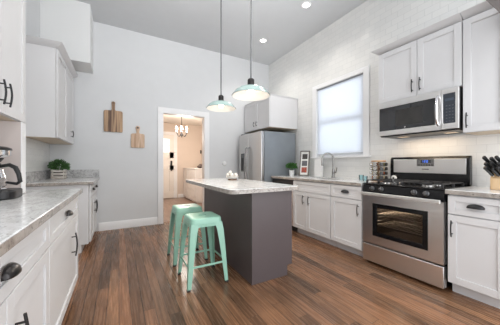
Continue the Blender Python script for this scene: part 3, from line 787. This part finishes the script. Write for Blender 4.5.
# oven door: steel frame round a window
DZ0, DZ1 = .245, .80
wy0, wy1, wz0, wz1 = 1.06, 1.60, .335, .70
b = MB()
b.box(SX-.01, SX+.05, SY0+.004, wy0, DZ0, DZ1).box(SX-.01, SX+.05, wy1, SY1-.004, DZ0, DZ1).box(SX-.01, SX+.05, wy0, wy1, DZ0, wz0).box(SX-.01, SX+.05, wy0, wy1, wz1, DZ1)
od = b.build('oven_door', M['steel'], t)
b = MB()
g = .045
b.box(SX-.0125, SX+.01, wy0+.0005, wy0+g, wz0+.0005, wz1-.0005).box(SX-.0125, SX+.01, wy1-g, wy1-.0005, wz0+.0005, wz1-.0005).box(SX-.0125, SX+.01, wy0+g, wy1-g, wz0+.0005, wz0+g).box(SX-.0125, SX+.01, wy0+g, wy1-g, wz1-g, wz1-.0005)
b.build('window_border', M['enamel'], od, bevel=.003)
MB().box(SX-.006, SX-.001, wy0+g, wy1-g, wz0+g, wz1-g).build('window_glass', M['ovenglass'], od)
ol = bpy.data.lights.new('oven_fill', 'POINT'); ol.energy = 1.9; ol.color = (1, .82, .62); ol.shadow_soft_size = .03  # fill light added to lift the dark oven cavity
oo = bpy.data.objects.new('oven_fill', ol); COL.objects.link(oo); oo.parent = t; oo.location = (SX+.42-2.83, .2, .70)
b = MB(); x0, x1 = SX+.061, SX+.4985
b.box(x1-.003, x1, 1.0215, 1.6385, .3015, .7485).box(x0, x1-.003, 1.0215, 1.0245, .3015, .7485).box(x0, x1-.003, 1.6355, 1.6385, .3015, .7485).box(x0, x1-.003, 1.0245, 1.6355, .3015, .3045).box(x0, x1-.003, 1.0245, 1.6355, .7455, .7485)
cv = b.build('oven_cavity', M['ovin'], t)
for z in (.44, .56):
    b = MB()
    for i in range(3): b.tube([(x0+.03+.17*i, 1.04, z), (x0+.03+.17*i, 1.62, z)], .0035, 6)
    for k in range(19): b.tube([(x0+.03, 1.05+k*.031, z+.004), (x0+.38, 1.05+k*.031, z+.004)], .0026, 6)
    b.build('oven_rack', M['rackwire'], cv)
for z in (.40, .44, .48, .52, .56, .60):
    for y in (1.029, 1.631): MB().tube([(x0+.02, y, z-.008), (x0+.40, y, z-.008)], .004, 6).build('rack_guide', M['nickel'], cv)
# wide flat handle
b = MB(); b.box(SX-.062, SX-.042, SY0+.012, SY1-.006, .788, .822)
hd = b.build('handle', M['handlesteel'], od, bevel=.004)
MB().box(SX-.0415, SX-.0105, SY0+.03, SY0+.05, .785, .798).box(SX-.0415, SX-.0105, SY1-.05, SY1-.03, .785, .798).build('handle_post', M['enamel'], od)
MB().box(SX-.008, SX+.05, SY0+.004, SY1-.004, .803, .828).build('vent_strip', M['enamel'], t)
MB().box(SX-.01, SX+.05, SY0+.004, SY1-.004, .035, .228).build('storage_drawer', M['steel'], t, bevel=.004)
# backguard
gx = 3.055
b = MB(); b.prism([(gx, SY0, .9225), (RX-.056, SY0, .9225), (RX-.056, SY0, 1.225), (gx+.022, SY0, 1.225), (gx+.003, SY0, 1.20)], (0, 1, 0), SY1-SY0)
bgd = b.build('backguard', M['enamel'], t, bevel=.006)
MB().box(gx-.004, gx+.004, SY0+.03, SY1-.045, 1.035, 1.197).build('backguard_panel', M['steel'], bgd, bevel=.002)
ov = MB().box(gx-.008, gx-.0045, 1.238, 1.412, 1.115, 1.197).build('clock_panel', M['nickel'], bgd, bevel=.003)
MB().box(gx-.0095, gx-.0083, 1.27, 1.37, 1.15, 1.19).build('clock_screen', M['bglass'], ov)
b = MB()
SEG = {'1': 'bc', '2': 'abged'}
def digit(b, ch, y, z, w, h, x0, x1, t=.0032):
    on = {'0': 'abcdef', '1': 'bc', '2': 'abged', '3': 'abgcd', '4': 'fgbc', '5': 'afgcd'}[ch]
    # seen from -X, so +Y is to the left
    segs = dict(a=(y, y+w, z+h-t, z+h), d=(y, y+w, z, z+t), g=(y, y+w, z+h/2-t/2, z+h/2+t/2), f=(y+w-t, y+w, z+h/2, z+h), e=(y+w-t, y+w, z, z+h/2), b=(y, y+t, z+h/2, z+h), c=(y, y+t, z, z+h/2))
    for s_ in on: a = segs[s_]; b.box(x0, x1, *a)
for i, chx in enumerate('120'): digit(b, chx, 1.345-i*.024, 1.158, .015, .024, gx-.0105, gx-.0097)
b.build('clock_digits', M['screen'], ov)
b = MB()
for k in range(6): b.box(gx-.0095, gx-.0083, 1.25+k*.026, 1.266+k*.026, 1.122, 1.134)
b.build('clock_buttons', M['enamel'], ov)
MB().box(gx-.0055, gx-.0043, 1.29, 1.36, 1.075, 1.085).build('brand_plate', M['nickel'], bgd)
# white kitchen timer on the cooktop's rear edge
t = thing('kitchen_timer', (3.03, 1.655, .9225), 'small round white kitchen timer standing at the left rear of the cooktop', 'timer')
MB().lathe([(0, 0), (.03, 0), (.033, .006), (.033, .016), (.027, .022), (0, .022)], (3.03, 1.655, .965), 26, (-1, 0, 0)).build('case', M['white'], t)
MB().lathe([(0, 0), (.010, 0), (.010, .003), (0, .003)], (3.0078, 1.655, .965), 16, (-1, 0, 0)).build('dial', M['black'], t)
MB().box(3.012, 3.03, 1.64, 1.67, .9225, .9335).build('stand', M['white'], t)

# spice rack
rx, ry = 2.985, 1.834
t = thing('spice_rack', (rx, ry, .917), 'round wooden four-tier spice rack on the counter left of the range', 'spice rack')
MB().lathe([(0, .9175), (.088, .9175), (.091, .922), (.091, .932), (.086, .936), (0, .936)], (rx, ry, 0), 28).build('base', M['rackw'], t)
MB().lathe([(0, 1.168), (.086, 1.168), (.090, 1.173), (.090, 1.182), (.084, 1.187), (0, 1.187)], (rx, ry, 0), 28).build('top', M['rackw'], t)
MB().lathe([(0, .9365), (.014, .9365), (.014, 1.1675), (0, 1.1675)], (rx, ry, 0), 14).build('post', M['rackw'], t)
b = MB()
for z in (.963, 1.020, 1.077, 1.134):
    for dz in (-.0235,):
        ring = [(rx+.070*math.cos(2*PI*i/24), ry+.070*math.sin(2*PI*i/24), z+dz-.001) for i in range(25)]
        b.tube(ring, .0022, 6, cap=False)
for a in (2.05, 2.85, 3.65, 4.45, 5.25, .2, 1.2):
    b.tube([(rx+.074*math.cos(a), ry+.074*math.sin(a), .9362), (rx+.074*math.cos(a), ry+.074*math.sin(a), 1.1675)], .0025, 6)
b.build('wire_frame', M['bronze'], t)
tiers = [('bottom', .9645), ('third', 1.0215), ('second', 1.0785), ('top', 1.1355)]
cols = [('at the far left side', 2.45), ('left of the middle', 3.25), ('right of the middle', 4.05), ('at the right side', 4.85)]
for ti, (tn, z) in enumerate(tiers):
    for ci, (cn, a) in enumerate(cols):
        jar_lab = 'dark-lidded spice jar, %s rack tier, %s' % (tn, cn) if ci >= 2 else 'silver-lidded spice jar, %s rack tier, %s' % (tn, cn)
        j = thing('spice_jar', (rx+.06*math.cos(a), ry+.06*math.sin(a), z), jar_lab, 'jar', 'jars in the spice rack')
        ax = (math.cos(a), math.sin(a), 0)
        MB().lathe([(0, .050), (.0175, .050), (.0195, .054), (.0205, .064), (.0205, .082), (.018, .085), (0, .085)], (rx, ry, z), 16, ax).build('glass_jar', M[('spice1', 'spice3', 'spice2', 'spice3')[(ti+ci) % 4]], j)
        MB().lathe([(0, .0852), (.0222, .0852), (.0222, .104), (.020, .106), (0, .106)], (rx, ry, z), 16, ax).build('lid', M['lidm' if ci < 2 else 'lid'], j)

# two aqua tumblers
for (gx_, gy_, h_, lab) in ((2.85, 1.99, .075, 'aqua glass tumbler left of the spice rack, the farther left of two'), (2.80, 1.90, .065, 'small aqua glass tumbler in front of the spice rack, next to the range')):
    t = MB().lathe([(0, .9175), (.026, .9175), (.031, .9175+h_), (.0285, .9175+h_), (.024, .9235), (0, .9235)], (gx_, gy_, 0), 24).build('tumbler', M['aqua'], origin=(gx_, gy_, .9175))
    tag(t, lab, 'glass', 'aqua tumblers by the range')

# knife block
kx, ky = 2.86, .66
t = thing('knife_block', (kx, ky, .917), 'pale wooden knife block on the counter right of the range', 'knife block')
b = MB(); b.prism([(kx-.055, ky-.085, .9175), (kx+.085, ky-.085, .9175), (kx+.085, ky-.085, 1.10), (kx+.05, ky-.085, 1.135), (kx-.055, ky-.085, 1.012)], (0, 1, 0), .155)
b.build('block', M['blockw'], t, bevel=.004)
b = MB().box(kx-.057, kx-.0553, ky-.05, ky-.01, .955, .975)
b.build('block_marks', M['acacia'], t)
rowname = ['lower front row', 'middle row', 'upper back row']
colname = ['at the left', 'second from the left', 'third from the left', 'at the right']
dirv = Vector((-.60, .36, .72)).normalized()
for r in range(3):
    for c in range(4):
        f = r/2; bx = kx-.040+.062*f; bz = 1.012+(.105/.105)*(bx-(kx-.055))*1.17+.004
        base = Vector((bx, ky-.066+c*.0385+.006*r, bz))
        d = dirv; ln = .098+.014*((r+c) % 2)+.012*r
        kn = thing('kitchen_knife', base, 'black-handled kitchen knife in the block, %s, %s' % (rowname[r], colname[c]), 'knife', 'knives in the knife block')
        side = Vector((0, 1, 0))-d*d.y; side.normalize(); nn = d.cross(side)
        b = MB()
        for (u, wd, tk) in ((.004, .010, .007),):
            rings = []
            for uu, ww, tt in ((.012, .015, .011), (.025, .019, .0135), (.05, .016, .0125), (ln-.02, .019, .0135), (ln-.006, .021, .014), (ln, .014, .009)):
                rings.append([b.bm.verts.new(base+d*uu+nn*ww*math.cos(2*PI*k/10)+side*tt*math.sin(2*PI*k/10)) for k in range(10)])
            for q, w_ in zip(rings, rings[1:]):
                for k in range(10): b.bm.faces.new((q[k], q[(k+1) % 10], w_[(k+1) % 10], w_[k]))
            b.bm.faces.new(rings[0][::-1]); b.bm.faces.new(rings[-1])
        b.build('handle', M['plastic'], kn, recalc=True)
        b = MB().tube([base+d*.004, base+d*.0118], .007, 10); b.build('bolster', M['chrome'], kn)

# ------------------------------------------------------------------ island
IX0, IX1, IY0, IY1 = 1.085, 1.565, 1.885, 3.28
t = thing('island_cabinet', (1.32, 2.58, 0), 'plum-grey painted kitchen island base under the pale granite top', 'island')
b = MB(); b.prism([(IX0, IY0, .001), (IX1-.06, IY0, .001), (IX1-.06, IY0, .105), (IX1, IY0, .105), (IX1, IY0, .8775), (IX0, IY0, .8775)], (0, 1, 0), .02)
b.build('end_panel', M['island'], t, bevel=.0015)
b = MB(); b.prism([(IX0, IY1-.02, .001), (IX1-.06, IY1-.02, .001), (IX1-.06, IY1-.02, .105), (IX1, IY1-.02, .105), (IX1, IY1-.02, .8775), (IX0, IY1-.02, .8775)], (0, 1, 0), .02)
b.build('end_panel', M['island'], t, bevel=.0015)
MB().box(IX0+.004, IX1-.022, IY0+.0205, IY1-.0205, .106, .877).build('carcass', M['island'], t)
MB().box(IX0+.004, IX1-.08, IY0+.0205, IY1-.0205, .001, .1055).build('toe_kick', M['island'], t)
n = 3; step = (IY1-IY0-.04)/n
for i in range(n):
    a = IY0+.02+i*step; c = a+step
    d = shaker('drawer', t, IX1-.0215, 1, a+G, c-G, .70, .872, m='island'); 
    MB().lathe([(0, 0), (.007, 0), (.006, .012), (.014, .02), (.014, .026), (0, .028)], (IX1-.001, a+.06, .865-.02), 14, (1, 0, 0)).build('knob', M['bronze'], d)
    d = shaker('door', t, IX1-.0215, 1, a+G, c-G, .112, .694, m='island'); bar_pull(d, IX1-.001, 1, a+.08, .52, .66)
# top with clipped, rounded corners
TX0, TX1, TY0, TY1 = .83, 1.605, 1.80, 3.38
def roundrect(x0, x1, y0, y1, r, z, n=6):
    pts = []
    for cx_, cy_, a0 in ((x1-r, y0+r, -PI/2), (x1-r, y1-r, 0), (x0+r, y1-r, PI/2), (x0+r, y0+r, PI)):
        for i in range(n+1):
            a = a0+PI/2*i/n; pts.append((cx_+r*math.cos(a), cy_+r*math.sin(a), z))
    return pts
t = thing('countertop', (1.19, 2.6, .9185), 'pale speckled granite island top overhanging the mint stools', 'countertop')
sl = MB().prism(roundrect(TX0, TX1, TY0, TY1, .06, .8785), (0, 0, 1), .040).build('slab', M['granite'], t, bevel=.004)
b = MB(); P0 = roundrect(TX0-.0025, TX1+.0025, TY0-.0025, TY1+.0025, .0625, .8785); nP = len(P0)
for i in range(nP):
    p, q = P0[i], P0[(i+1) % nP]; b.quad(p, q, (q[0], q[1], .9145), (p[0], p[1], .9145))
b.build('edge', M['granedge'], sl)
# bowl of white balls
bx, by = 1.372, 2.93
tag_b = MB().lathe([(0, .9195), (.045, .9195), (.05, .924), (.085, .955), (.10, .975), (.095, .976), (.08, .957), (.045, .928), (0, .927)], (bx, by, 0), 32)
# a shallow white bowl on a dark foot
t = thing('bowl', (bx, by, .9185), 'shallow white bowl on a dark foot holding white eggs on the island', 'bowl')
tag_b.bm.free()
MB().lathe([(0, .9188), (.062, .9188), (.064, .923), (.06, .934), (0, .934)], (bx, by, 0), 28).build('foot', M['acacia'], t)
MB().lathe([(0, .9343), (.055, .9343), (.078, .950), (.09, .972), (.086, .973), (.072, .954), (.05, .940), (0, .940)], (bx, by, 0), 32).build('dish', M['dishm'], t)
spots = [(-.056, .020, 'at the left'), (-.026, -.048, 'front, left of the middle'), (.036, -.042, 'front, right of the middle'), (.06, .015, 'at the right'), (0, .055, 'at the back'), (-.03, .002, 'on top in the middle')]
for i, (dx, dy, nm) in enumerate(spots):
    z = .987 if i < 5 else 1.02
    o = MB().ball((bx+dx, by+dy, z), .026, .026, .028).build('egg', M['egg'], origin=(bx+dx, by+dy, z))
    tag(o, 'white egg in the island bowl, %s' % nm, 'egg', 'eggs in the bowl')

# ------------------------------------------------------------------ mint metal stools (local coordinates, copied)
def stool(loc, label):
    t = thing('metal_stool', loc, label, 'stool', 'mint metal stools at the island')
    X, Y = loc[0], loc[1]
    H = .632; ts, bs = .150, .196        # half sizes at seat and feet
    # seat: rounded square pan with a slot
    rings = []
    b = MB()
    for (hs, r, z) in ((ts-.03, .03, H), (ts-.008, .035, H-.002), (ts, .04, H-.012), (ts+.004, .04, H-.055)):
        rings.append([b.bm.verts.new((X+p[0], Y+p[1], z)) for p in [(q[0], q[1]) for q in roundrect(-hs, hs, -hs, hs, r, 0, 5)]])
    for q, w_ in zip(rings, rings[1:]):
        m_ = len(q)
        for k in range(m_): b.bm.faces.new((q[k], w_[k], w_[(k+1) % m_], q[(k+1) % m_]))
    # top sheet around a slot
    top = rings[0]; hole = [b.bm.verts.new((X+p[0], Y+p[1], H-.001)) for p in roundrect(-.040, .040, -.021, .021, .018, 0, 5)]
    m_ = len(top)
    for k in range(m_): b.bm.faces.new((top[k], top[(k+1) % m_], hole[(k+1) % m_], hole[k]))
    low = [b.bm.verts.new((v.co.x, v.co.y, H-.016)) for v in hole]
    for k in range(m_): b.bm.faces.new((hole[k], hole[(k+1) % m_], low[(k+1) % m_], low[k]))
    seat = b.build('seat', M['mint'], t, recalc=True, sharp=50)
    MB().box(X-.043, X+.043, Y-.024, Y+.024, H-.022, H-.0165).build('slot_shade', M['mintshade'], seat)  # dark plate, its colour stands in for shade inside the slot
    # legs: tapered angle channels with rubber feet
    for sx in (-1, 1):
        for sy in (-1, 1):
            b = MB()
            def sect(hs, wd, z):
                cx_, cy_ = X+sx*hs, Y+sy*hs; th = .0035
                return [(cx_, cy_, z), (cx_-sx*wd, cy_, z), (cx_-sx*wd, cy_-sy*th, z), (cx_-sx*th, cy_-sy*th, z), (cx_-sx*th, cy_-sy*wd, z), (cx_, cy_-sy*wd, z)]
            lv = [(ts+.0005, .078, H-.05), (ts+.012, .066, H-.12), (ts+.026, .052, H-.30), (bs, .034, .018)]
            rg = [[b.bm.verts.new(p) for p in sect(*q)] for q in lv]
            for q, w_ in zip(rg, rg[1:]):
                for k in range(6): b.bm.faces.new((q[k], q[(k+1) % 6], w_[(k+1) % 6], w_[k]))
            b.bm.faces.new(rg[0][::-1]); b.bm.faces.new(rg[-1])
            lg = b.build('leg', M['mint'], t, recalc=True, bevel=.0012)
            fx_, fy_ = X+sx*(bs-.012), Y+sy*(bs-.012)
            MB().box(fx_-.016, fx_+.016, fy_-.016, fy_+.016, .001, .0175).build('rubber_foot', M['rubber'], lg, bevel=.003)
    # apron between legs, under the seat
    a = ts+.004
    for s_ in (-1, 1):
        MB().box(X-a+.07, X+a-.07, Y+s_*a-.0015, Y+s_*a+.0015, H-.082, H-.05).build('apron', M['mint'], t)
        MB().box(X+s_*a-.0015, X+s_*a+.0015, Y-a+.07, Y+a-.07, H-.082, H-.05).build('apron', M['mint'], t)
    hs = ts+.026+(bs-ts-.026)*.42; zz = .20
    for s_ in (-1, 1):
        MB().box(X-hs+.012, X+hs-.012, Y+s_*(hs-.006)-.003, Y+s_*(hs-.006)+.003, zz-.009, zz+.009).build('footrest', M['mint'], t)
        MB().box(X+s_*(hs-.006)-.003, X+s_*(hs-.006)+.003, Y-hs+.012, Y+hs-.012, zz-.009, zz+.009).build('footrest', M['mint'], t)
    return t
st = stool((.725, 2.255, 0), 'mint green metal stool at the island, the one in front')
dup(st, (.722, 2.845, 0), 'mint green metal stool at the island, the one behind nearer the doorway')

# ------------------------------------------------------------------ pendants
def pendant(loc, label):
    X, Y, Z = loc       # Z = rim height
    t = thing('pendant_lamp', (X, Y, Z), label, 'pendant lamp', 'pendant lamps over the island')
    MB().lathe([(0, CZ-.001), (.06, CZ-.001), (.058, CZ-.018), (.012, CZ-.026), (0, CZ-.026)], (X, Y, 0), 28).build('canopy', M['bronze'], t)
    MB().tube([(X, Y, Z+.175), (X, Y, CZ-.026)], .0085, 10).build('rod', M['rod'], t)
    MB().lathe([(0, Z+.180), (.016, Z+.180), (.03, Z+.172), (.036, Z+.162), (.036, Z+.108), (.042, Z+.103), (.042, Z+.093), (0, Z+.093)], (X, Y, 0), 24).build('socket_cap', M['bronze'], t)
    prof = [(.040, .0925), (.085, .088), (.125, .074), (.158, .052), (.178, .028), (.188, .012), (.197, .004), (.200, 0)]
    sh = MB().lathe([(r, Z+z) for r, z in prof], (X, Y, 0), 56).build('shade', M['shade'], t)
    MB().lathe([(r-.004, Z+z-.004) for r, z in prof], (X, Y, 0), 56).build('shade_lining', M['shadein'], sh)
    MB().lathe([(0, Z+.089), (.016, Z+.088), (.018, Z+.078), (.03, Z+.06), (.034, Z+.038), (.026, Z+.016), (.012, Z+.008), (0, Z+.006)], (X, Y, 0), 20).build('bulb', M['bulb'], t)
    l = bpy.data.lights.new('pendant_light', 'SPOT'); l.energy = 11; l.color = (1, .88, .72); l.spot_size = math.radians(150); l.spot_blend = .5; l.shadow_soft_size = .04
    o = bpy.data.objects.new('pendant_light', l); COL.objects.link(o); o.parent = t; o.location = (0, 0, .0)
    return t
pd = pendant((1.197, 2.10, 1.852), 'pale aqua dome pendant over the island, the nearer right one')
dup(pd, (1.20, 2.92, 1.89), 'pale aqua dome pendant over the island, the farther left one')
# ------------------------------------------------------------------ recessed ceiling lamps
def can(x, y, label):
    t = thing('recessed_lamp', (x, y, CZ), label, 'ceiling lamp', 'recessed ceiling lamps')
    MB().lathe([(.052, CZ-.0008), (.078, CZ-.0008), (.076, CZ-.008), (.056, CZ-.010), (.052, CZ-.008)], (x, y, 0), 32).build('trim_ring', M['trim'], t)
    MB().lathe([(0, CZ-.003), (.0515, CZ-.003), (.0515, CZ-.0012), (0, CZ-.0012)], (x, y, 0), 32).build('lens', M['can'], t)
    l = bpy.data.lights.new('recessed_light', 'SPOT'); l.energy = 28; l.color = (1, .95, .88); l.spot_size = math.radians(130); l.spot_blend = .7; l.shadow_soft_size = .06
    o = bpy.data.objects.new('recessed_light', l); COL.objects.link(o); o.parent = t; o.location = (0, 0, -.02)
can(2.44, 3.80, 'small round recessed ceiling lamp, the farther one near the far right corner')
can(2.455, 2.63, 'small round recessed ceiling lamp, the nearer one towards the top edge')
for x_, y_, nm in ((.45, 2.63, 'out of sight above the floor by the left cabinets'), (.45, 1.46, 'out of sight above the near left counter')):  # unseen extra lamps, added to brighten the floor and right-hand doors
    can(x_, y_, 'added recessed fill lamp '+nm)

# ------------------------------------------------------------------ cutting boards on the wall
def board(name, label, cx_, z0, zs, zt, hw, neck, m, head, hole):
    t = thing(name, (cx_, BY, z0), label, 'cutting board')
    n = 6; r = .03
    pts = [(-hw+.012, z0), (hw-.012, z0), (hw, z0+.012), (hw, zs-r), ]
    for i in range(1, n+1):
        a = PI/2*i/n; pts.append((hw-r+r*math.cos(a), zs-r+r*math.sin(a)))
    pts += [(neck+.012, zs+.003), (neck, zs+.02)]
    zn = zt-head
    for i in range(9):
        a = -.45+(PI+.9)*i/8; pts.append((head*math.cos(a) if abs(head*math.cos(a)) > 0 else 0, zn+head*math.sin(a)))
    pts += [(-neck, zs+.02), (-neck-.012, zs+.003)]
    for i in range(n):
        a = PI/2+PI/2*i/n; pts.append((-hw+r+r*math.cos(a), zs-r+r*math.sin(a)))
    pts += [(-hw, zs-r), (-hw, z0+.012)]
    MB().prism([(cx_+x, BY-.026, z) for x, z in pts], (0, 1, 0), .022).build('board', m, t, bevel=.003)
    MB().lathe([(0, 0), (hole, 0), (hole, .002), (0, .002)], (cx_, BY-.0262, zn), 16, (0, -1, 0)).build('hanging_hole', M['black'], t)
board('cutting_board', 'dark striped wooden cutting board with a long handle hung on the wall', -.085, 1.695, 2.065, 2.225, .142, .024, M['acacia'], .028, .008)
board('cutting_board', 'small pale wooden cutting board with a looped handle hung nearest the doorway', .298, 1.435, 1.69, 1.832, .112, .022, M['oak'], .036, .016)
t = thing('wall_dial', (2.0, BY, 1.15), 'small round white dial on the grey wall left of the refrigerator', 'dial')
MB().lathe([(0, 0.001), (.045, .001), (.045, .014), (.036, .022), (0, .022)], (2.0, BY, 1.15), 28, (0, -1, 0)).build('cover', M['white'], t)
MB().lathe([(0, .0225), (.018, .0225), (.018, .03), (0, .03)], (2.0, BY, 1.15), 20, (0, -1, 0)).build('button', M['trim'], t)

# ------------------------------------------------------------------ plant in a slatted crate
px, py = -.785, 4.45
t = thing('crate_plant', (px, py, .917), 'bushy dark green plant in a whitewashed slatted crate on the far left counter', 'plant')
b = MB(); h = .078
for z in (.922, .968, 1.014): 
    for s_ in (-1, 1):
        b.box(px-h, px+h, py+s_*h-.006, py+s_*h+.006, z+.006, z+.038)
        b.box(px+s_*(h-.0)-.006, px+s_*(h-.0)+.006, py-h+.007, py+h-.007, z+.006, z+.038)
b.box(px-h+.007, px+h-.007, py-h+.007, py+h-.007, .9178, .925)
cr = b.build('crate', M['crate'], t, bevel=.0015)
b = MB()
for sx in (-1, 1):
    for sy in (-1, 1): b.box(px+sx*(h-.014)-.006, px+sx*(h-.014)+.006, py+sy*(h-.014)-.006, py+sy*(h-.014)+.006, .926, 1.05)
b.build('corner_post', M['crate'], cr)
MB().box(px-h+.022, px+h-.022, py-h+.022, py+h-.022, .926, 1.035).build('soil', M['soil'], t)
b = MB()
for i in range(16):
    a = i*2.4; b.tube([(px+.02*math.cos(a), py+.02*math.sin(a), 1.034), (px+.10*math.cos(a), py+.10*math.sin(a), 1.11+.02*(i % 3))], .0022, 5)
b.build('stems', M['leafd'], t)
leafball(MB(), (px, py, 1.10), .128, 560, .037, .85, 5).build('foliage', M['leafd'], t)

# ------------------------------------------------------------------ coffee maker
qx, qy = -.725, 2.09
t = thing('coffee_maker', (qx, qy, .917), 'black and steel drip coffee maker with glass carafe on the near left counter', 'coffee maker')
MB().prism([(p[0], p[1], .9175) for p in roundrect(qx-.155, qx+.150, qy-.125, qy+.130, .08, 0)], (0, 0, 1), .058).build('base', M['plastic'], t, bevel=.01)
MB().lathe([(0, .976), (.075, .976), (.078, .980), (.075, .985), (0, .985)], (qx+.01, qy, 0), 28).build('hot_plate', M['chrome'], t)
MB().prism([(p[0], p[1], .976) for p in roundrect(qx-.155, qx-.085, qy-.10, qy+.11, .02, 0)], (0, 0, 1), .18).build('column', M['plastic'], t, bevel=.006)
hd = MB().lathe([(0, 1.175), (.062, 1.175), (.07, 1.18), (.092, 1.19), (.097, 1.195), (.097, 1.228), (0, 1.228)], (qx+.01, qy, 0), 32).build('brew_head', M['chrome'], t)
MB().lathe([(0, 1.152), (.05, 1.152), (.066, 1.1745), (0, 1.1745)], (qx+.01, qy, 0), 28).build('filter_basket', M['plastic'], hd)
MB().lathe([(0, 1.2285), (.10, 1.2285), (.104, 1.231), (.10, 1.243), (.08, 1.252), (0, 1.255)], (qx+.01, qy, 0), 32).build('lid', M['plastic'], hd)
MB().prism([(p[0], p[1], 1.157) for p in roundrect(qx-.155, qx-.08, qy-.10, qy+.11, .02, 0)], (0, 0, 1), .085).build('water_tank', M['plastic'], t, bevel=.006)
ca = thing('coffee_carafe', (qx+.01, qy, .988), 'round glass carafe with black handle standing in the coffee maker', 'carafe')
MB().lathe([(0, 0.9875), (.062, 0.9875), (.074, 0.9970), (.078, 1.0), (.074, 1.0620), (.058, 1.1120), (.054, 1.1220), (.051, 1.1220), (.055, 1.1100), (.071, 1.0620), (.075, 1.0), (.071, 1.0000), (.060, 0.9905), (0, 0.9905)], (qx+.01, qy, 0), 32).build('glass', M['cglass'], ca)
MB().lathe([(0, 1.1225), (.056, 1.1225), (.058, 1.1280), (.05, 1.1440), (.02, 1.1480), (0, 1.1480)], (qx+.01, qy, 0), 28).build('carafe_lid', M['plastic'], ca)
MB().lathe([(.0745, 1.0520), (.0775, 1.0520), (.0645, 1.1040), (.0615, 1.1040)], (qx+.01, qy, 0), 32).build('steel_band', M['chrome'], ca)
hx, hy = qx+.01+.055, qy-.012
MB().tube([(hx, hy, 1.1250), (hx+.045, hy-.012, 1.1340), (hx+.075, hy-.02, 1.1170), (hx+.092, hy-.025, 1.0770), (hx+.100, hy-.027, 1.0270), (hx+.082, hy-.022, 1.0120), (hx+.028, hy-.008, 1.0220)], .011, 10, radii=[.011, .013, .014, .013, .012, .010, .008]).build('handle', M['plastic'], ca)
